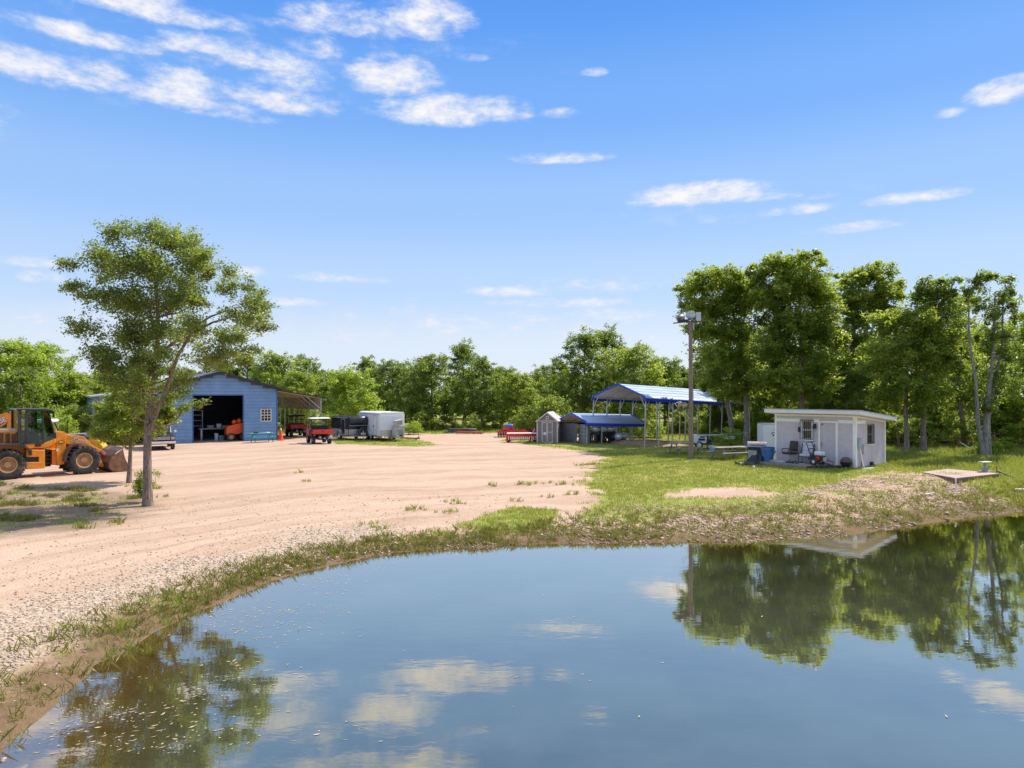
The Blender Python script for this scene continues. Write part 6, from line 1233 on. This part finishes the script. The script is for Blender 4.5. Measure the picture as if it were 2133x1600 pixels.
    # joint and front frame
    m = MB(); m.tube([(fx(715), 0, .45), (fx(715), 0, 1.35)], .28, 14); [m.tube([(fx(650), -.45, 1.3 - i * .2), (fx(715), -.62, 1.25 - i * .2), (fx(790), -.45, 1.3 - i * .2)], .05, 7) for i in range(4)]; m.build('articulation_joint', BLACK, t, smooth=50)
    m = MB(); m.prism(q([(785, 700), (1000, 690), (1120, 700), (1300, 720), (1300, 800), (1000, 905), (855, 925), (785, 925)]), 'y', -.55, .55); m.build('front_frame', ORANGE, t, .02)
    for sy in (-1, 1):
        m = MB(); m.prism(q([(830, 445), (865, 425), (970, 430), (985, 470), (985, 900), (855, 925), (842, 690)]), 'y', sy * .52, sy * .72); m.build('tower', ORANGE, t, .02)
        m = MB(); m.prism(q([(960, 455), (985, 452), (1110, 505), (1290, 555), (1400, 630), (1480, 740), (1545, 830), (1595, 905), (1585, 945), (1500, 925), (1440, 780), (1370, 690), (1250, 625), (1010, 610), (965, 560)]), 'y', sy * .50, sy * .68); m.build('lift_arm', ORANGE, t, .02)
        m = MB(); m.tube([(fx(870), sy * .45, fz(870, 760)), (fx(1130), sy * .45, fz(1130, 600))], .07, 10); m.tube([(fx(1130), sy * .45, fz(1130, 600)), (fx(1230), sy * .45, fz(1230, 560))], .04, 10); m.build('lift_cylinder', DCOL, t, smooth=50)
    m = MB(); m.tube([(fx(1250), -.6, fz(1250, 585)), (fx(1250), .6, fz(1250, 585))], .10, 10); m.tube([(fx(1480), -.6, fz(1480, 800)), (fx(1480), .6, fz(1480, 800))], .12, 10); m.build('cross_tube', ORANGE, t)
    m = MB(); m.prism(q([(1020, 470), (1320, 500), (1480, 640), (1620, 700), (1600, 760), (1450, 690), (1290, 560), (1020, 520)]), 'y', -.1, .1); m.build('bell_crank', ORANGE, t, .02); m = MB(); m.tube([(fx(900), 0, fz(900, 560)), (fx(1330), 0, fz(1330, 480))], .08, 10); m.build('tilt_cylinder', DCOL, t, smooth=50); m = MB(); m.tube([(fx(1580), 0, fz(1580, 720)), (fx(1680), 0, fz(1680, 800))], .16, 10); m.build('tilt_link', mat('maroon_paint', (.20, .05, .045), .6), t)
    # bucket: thick curved shell with side plates, open to the front
    prof = q([(1870, 640), (1760, 690), (1660, 770), (1610, 860), (1615, 940), (1680, 995), (1800, 1012), (2010, 1012)])
    inn = [(a + .05, b + (.0 if i < 2 else .05)) for i, (a, b) in enumerate(prof)]
    m = MB(); m.prism(prof + inn[::-1], 'y', -1.32, 1.32); m.build('bucket', mat('worn_bucket', (.13, .07, .045), .65, .3, .4, 3, (.36, .22, .12), .6), t)
    bk = [o for o in t.children if o.name.startswith('bucket')][0]
    for sy in (-1, 1): m = MB(); m.prism(q([(1850, 660), (1660, 780), (1615, 870), (1620, 935), (1685, 990), (1990, 1006), (1885, 790)]), 'y', sy * 1.30, sy * 1.335); m.build('side_plate', RUST, bk)
    m = MB(); m.b(fx(1960), fx(2030), -1.35, 1.35, .015, .05); m.build('cutting_edge', STEEL, bk)
    # writing
    ty = -.685; a = math.atan2(fz(1290, 590) - fz(1080, 545), fx(1290) - fx(1080))
    o = text('model_lettering', '721F', .36, STEEL, t, (fx(1180), ty, fz(1180, 560)), (R(90), -a if False else 0, 0), .15); o.rotation_euler = Matrix.Rotation(-a * -1 if False else 0, 3, 'Y').to_euler(); o.rotation_euler = (Matrix.Rotation(-a, 3, 'Y') @ Matrix.Rotation(R(90), 3, 'X')).to_euler()
    m = MB(); m.lathe([(.001, -.003), (.16, -.003), (.16, .012), (.001, .012)], (0, 0, 0), 'y', 20); m.v = [(x + fx(912), y - .73, z * .5 + fz(912, 580)) for x, y, z in m.v]; m.build('badge', BLACK, t)
    m = MB(); m.lathe([(.001, -.003), (.125, -.003), (.125, .012), (.001, .012)], (0, 0, 0), 'y', 20); m.v = [(x + fx(912), y - .737, z * .36 + fz(912, 580)) for x, y, z in m.v]; m.build('badge_field', mat('badge_yellow', (.75, .6, .02), .5), t)
    m = MB(); m.b(fx(838), fx(872), -.73, -.722, fz(850, 718), fz(850, 678)); m.build('warning_label', WHITE, t)
CABGL = None
def cab_glass():
    m, nt, N, L, bs = nodes('cab_glass'); bs.inputs['Base Color'].default_value = (.55, .68, .62, 1); bs.inputs['Roughness'].default_value = .03
    tr = N('ShaderNodeBsdfTransparent'); tr.inputs[0].default_value = (.62, .78, .70, 1); gl = N('ShaderNodeBsdfGlossy'); gl.inputs['Roughness'].default_value = .03; mx = N('ShaderNodeMixShader'); fr = N('ShaderNodeFresnel'); fr.inputs[0].default_value = 1.6
    L(fr.outputs[0], mx.inputs[0]); L(tr.outputs[0], mx.inputs[1]); L(gl.outputs[0], mx.inputs[2]); L(mx.outputs[0], nt.nodes['Material Output'].inputs[0]); return m
CABGL = cab_glass()
loader()

# ------------------------------------------------------------------ excavator boom cut by the left edge
def excavator():
    D = 44.0; X = px_x(-40, D); z = g1(X, D); k = D / F; t = thing('excavator', 'orange excavator boom rising behind the loader at the left edge', 'excavator', (X, D, z), R(12))
    lx = lambda px: (px + 40) * k; lz = lambda py: CZ - (py - YH) * k - z
    c = lambda cx, cy: (lx(cx * .1406), lz(840 + cy * .1406))
    m = MB(); m.prism([c(-420, 560), c(-420, 400), c(-200, 200), c(0, 165), c(250, 82), c(290, 100), c(285, 150), c(190, 185), c(60, 270), c(0, 330), c(-160, 420), c(-250, 560)], 'y', -.25, .25); b = m.build('boom', ORANGE, t, .03)
    m = MB(); m.prism([c(120, 165), c(190, 150), c(215, 195), c(285, 370), c(285, 405), c(80, 405)], 'y', -.32, .32); m.build('arm', ORANGE, t, .03)
    m = MB(); [m.tube([(c(cx, cy)[0], -.30, c(cx, cy)[1]), (c(cx, cy)[0], .30, c(cx, cy)[1])], .06, 8) for cx, cy in ((240, 105), (175, 168), (270, 355), (110, 135))]; m.build('pin', DCOL, t)
    m = MB(); m.prism([c(-90, 262), c(60, 225), c(68, 262), c(0, 320), c(-70, 345)], 'y', -.262, -.252); m.build('name_plate', DCOL, b)
    a = math.atan2(c(50, 240)[1] - c(-60, 300)[1], c(50, 240)[0] - c(-60, 300)[0]); o = text('lettering', 'CASE', .36, WHITE, b, (*(c(-22, 284)[0], -.27), c(-22, 284)[1]), (0, 0, 0), .1); o.rotation_euler = (Matrix.Rotation(-a, 3, 'Y') @ Matrix.Rotation(R(90), 3, 'X')).to_euler()
    m = MB(); m.b(-3.4, -.6, -1.2, 1.2, 1.0, 2.3); m.build('house', ORANGE, t, .06); m = MB(); m.b(-3.0, -1.4, -1.0, 1.0, 2.3, 3.3); m.build('cab', GLASS, t, .05)
    for y in (-1.1, 1.1): m = MB(); m.prism([(-3.6, .2), (-3.2, 0), (.2, 0), (.6, .2), (.6, .6), (.2, .85), (-3.2, .85), (-3.6, .6)], 'y', y - .3, y + .3); m.build('track', RUBBER, t, .03)
    m = MB(); m.b(.2, 2.0, -.4, .4, .2, 1.4); m.build('counterweight', ORANGE, t, .03)
excavator()

# ------------------------------------------------------------------ yellow tractor behind the loader
def tractor():
    D = 44.5; X = px_x(172, D); z = g1(X, D); k = D / F; t = thing('farm_tractor', 'yellow tractor with white cab roof and exhaust stack behind the loader bucket', 'tractor', (X, D, z), R(14))
    lx = lambda px: (px - 172) * k; lz = lambda py: CZ - (py - YH) * k - z
    c = lambda cx, cy: (lx(cx * .1406), lz(840 + cy * .1406))
    m = MB(); m.prism([c(420, 262), c(450, 235), c(830, 232), c(855, 250), c(850, 278), c(430, 280)], 'y', -.75, .75); r = m.build('cab_roof', WHITE, t, .04); m = MB(); m.prism([c(815, 258), c(852, 255), c(852, 278), c(815, 280)], 'y', -.76, -.74); m.build('marker_light', REDL, r)
    for y in (-.68, .68):
        for a, b in (((800, 280), (860, 440)), ((450, 280), (440, 560)), ((640, 280), (640, 560))): p0, p1 = c(*a), c(*b); m = MB(); m.bar((p0[0], y, p0[1]), (p1[0], y, p1[1]), .07); m.build('cab_pillar', DCOL, t)
    m = MB(); m.prism([c(860, 470), c(1010, 455), c(1330, 438), c(1420, 440), c(1425, 490), c(1330, 500), c(1340, 560), c(860, 580)], 'y', -.35, .35); m.build('hood', mat('pale_hood', (.40, .40, .42), .35, .3), t, .03)
    m = MB(); m.tube([(*(c(1015, 450)[0], .1), c(1015, 450)[1]), (c(1012, 260)[0], .1, c(1012, 260)[1]), (c(1045, 240)[0], .1, c(1045, 240)[1])], .035, 8); m.build('exhaust_stack', BLACK, t)
    m = MB(); m.prism([c(1330, 560), c(1370, 480), c(1420, 490), c(1530, 640), c(1520, 690), c(1440, 680)], 'y', -.5, .5); m.prism([c(450, 560), c(1340, 560), c(1340, 720), c(450, 720)], 'y', -.4, .4); m.build('loader_frame', YEL, t, .03)
    m = MB(); m.tube([(c(1180, 470)[0], -.4, c(1180, 470)[1]), (c(1350, 520)[0], -.4, c(1350, 520)[1])], .08, 8); m.build('cylinder', BLACK, t)
    for px, r_ in ((560, .78), (1330, .5)):
        for y in (-.75, .75): wheel(t, c(px, 0)[0], y, r_, .4, r_ * .5, YEL, 16)
tractor()

# ------------------------------------------------------------------ pickup
def pickup():
    X, Y, Z = P(340, 938); t = thing('pickup_truck', 'dark pickup truck with chrome bumper half hidden by the tall lone tree trunk', 'pickup', (X - 1.35, Y + 2.1, Z), R(-60))
    # x forward towards the viewer
    for x in (-1.6, 1.75):
        for y in (-.8, .8): wheel(t, x, y, .38, .26, .22, CHROME)
    DARK = mat('dark_blue_paint', (.022, .024, .035), .22, .3, .1, 2, (.3, .25, .2), .15)
    m = MB(); m.prism([(-2.7, .5), (2.45, .48), (2.55, .75), (2.5, 1.08), (1.0, 1.18), (-2.7, 1.15)], 'y', -.93, .93); m.build('body', DARK, t, .05)
    m = MB(); m.prism([(-.9, 1.15), (1.05, 1.17), (.45, 1.75), (.2, 1.82), (-.7, 1.82)], 'y', -.78, .78); m.build('cab', DARK, t, .06)
    m = MB(); m.add([(1.02, -.7, 1.2), (1.02, .7, 1.2), (.5, .64, 1.72), (.5, -.64, 1.72)], [(0, 1, 2, 3)]); m.v = [(x + .03, y, z + .02) for x, y, z in m.v]; m.build('windshield', GLASSB, t)
    for sg in (-1, 1): m = MB(); m.prism([(-.7, 1.22), (.8, 1.22), (.4, 1.7), (-.6, 1.7)], 'y', sg * .79, sg * .80); m.build('side_window', GLASSB, t)
    m = MB(); m.b(2.5, 2.68, -.95, .95, .48, .66); m.build('bumper', CHROME, t, .04); m = MB(); m.b(2.5, 2.57, -.58, .58, .74, 1.0); m.build('grille', BLACK, t)
    m = MB(); [m.b(2.57, 2.585, -.56, .56, zz, zz + .03) for zz in (.78, .86, .94)]; m.build('grille_bar', CHROME, t)
    for y in (-.75, .75): m = MB(); m.b(2.46, 2.575, y - .15, y + .15, .76, .98); m.build('headlight', LAMPG, t, .03)
    m = MB(); m.b(2.68, 2.69, -.16, .16, .52, .64); m.build('number_plate', WHITE, t)
    for y in (-1.05, 1.05): m = MB(); m.box((.85, y, 1.3), (.12, .2, .17)); m.build('mirror', CHROME, t, .03)
pickup()
# weathered tank far behind the lean-to
X, Y = px_x(628, 84), 84.; t = thing('camper_trailer', 'weathered beige camper far behind the barn lean-to', 'camper', (X, Y, g1(X, Y)), R(10)); m = MB(); m.prism([(-1.7, .5), (1.6, .5), (1.75, .8), (1.75, 2.4), (1.55, 2.7), (-1.5, 2.7), (-1.75, 2.4)], 'y', 0, 2.2); m.build('body', BEIGE, t, .06); m = MB(); [m.b(x, x + .5, -.02, 0, 1.5, 2.1) for x in (-1.2, .4)]; m.build('window', GLASSB, t); wheel(t, 0, .1, .35, .2, .2, WHITE)
S.view_layers[0].update()
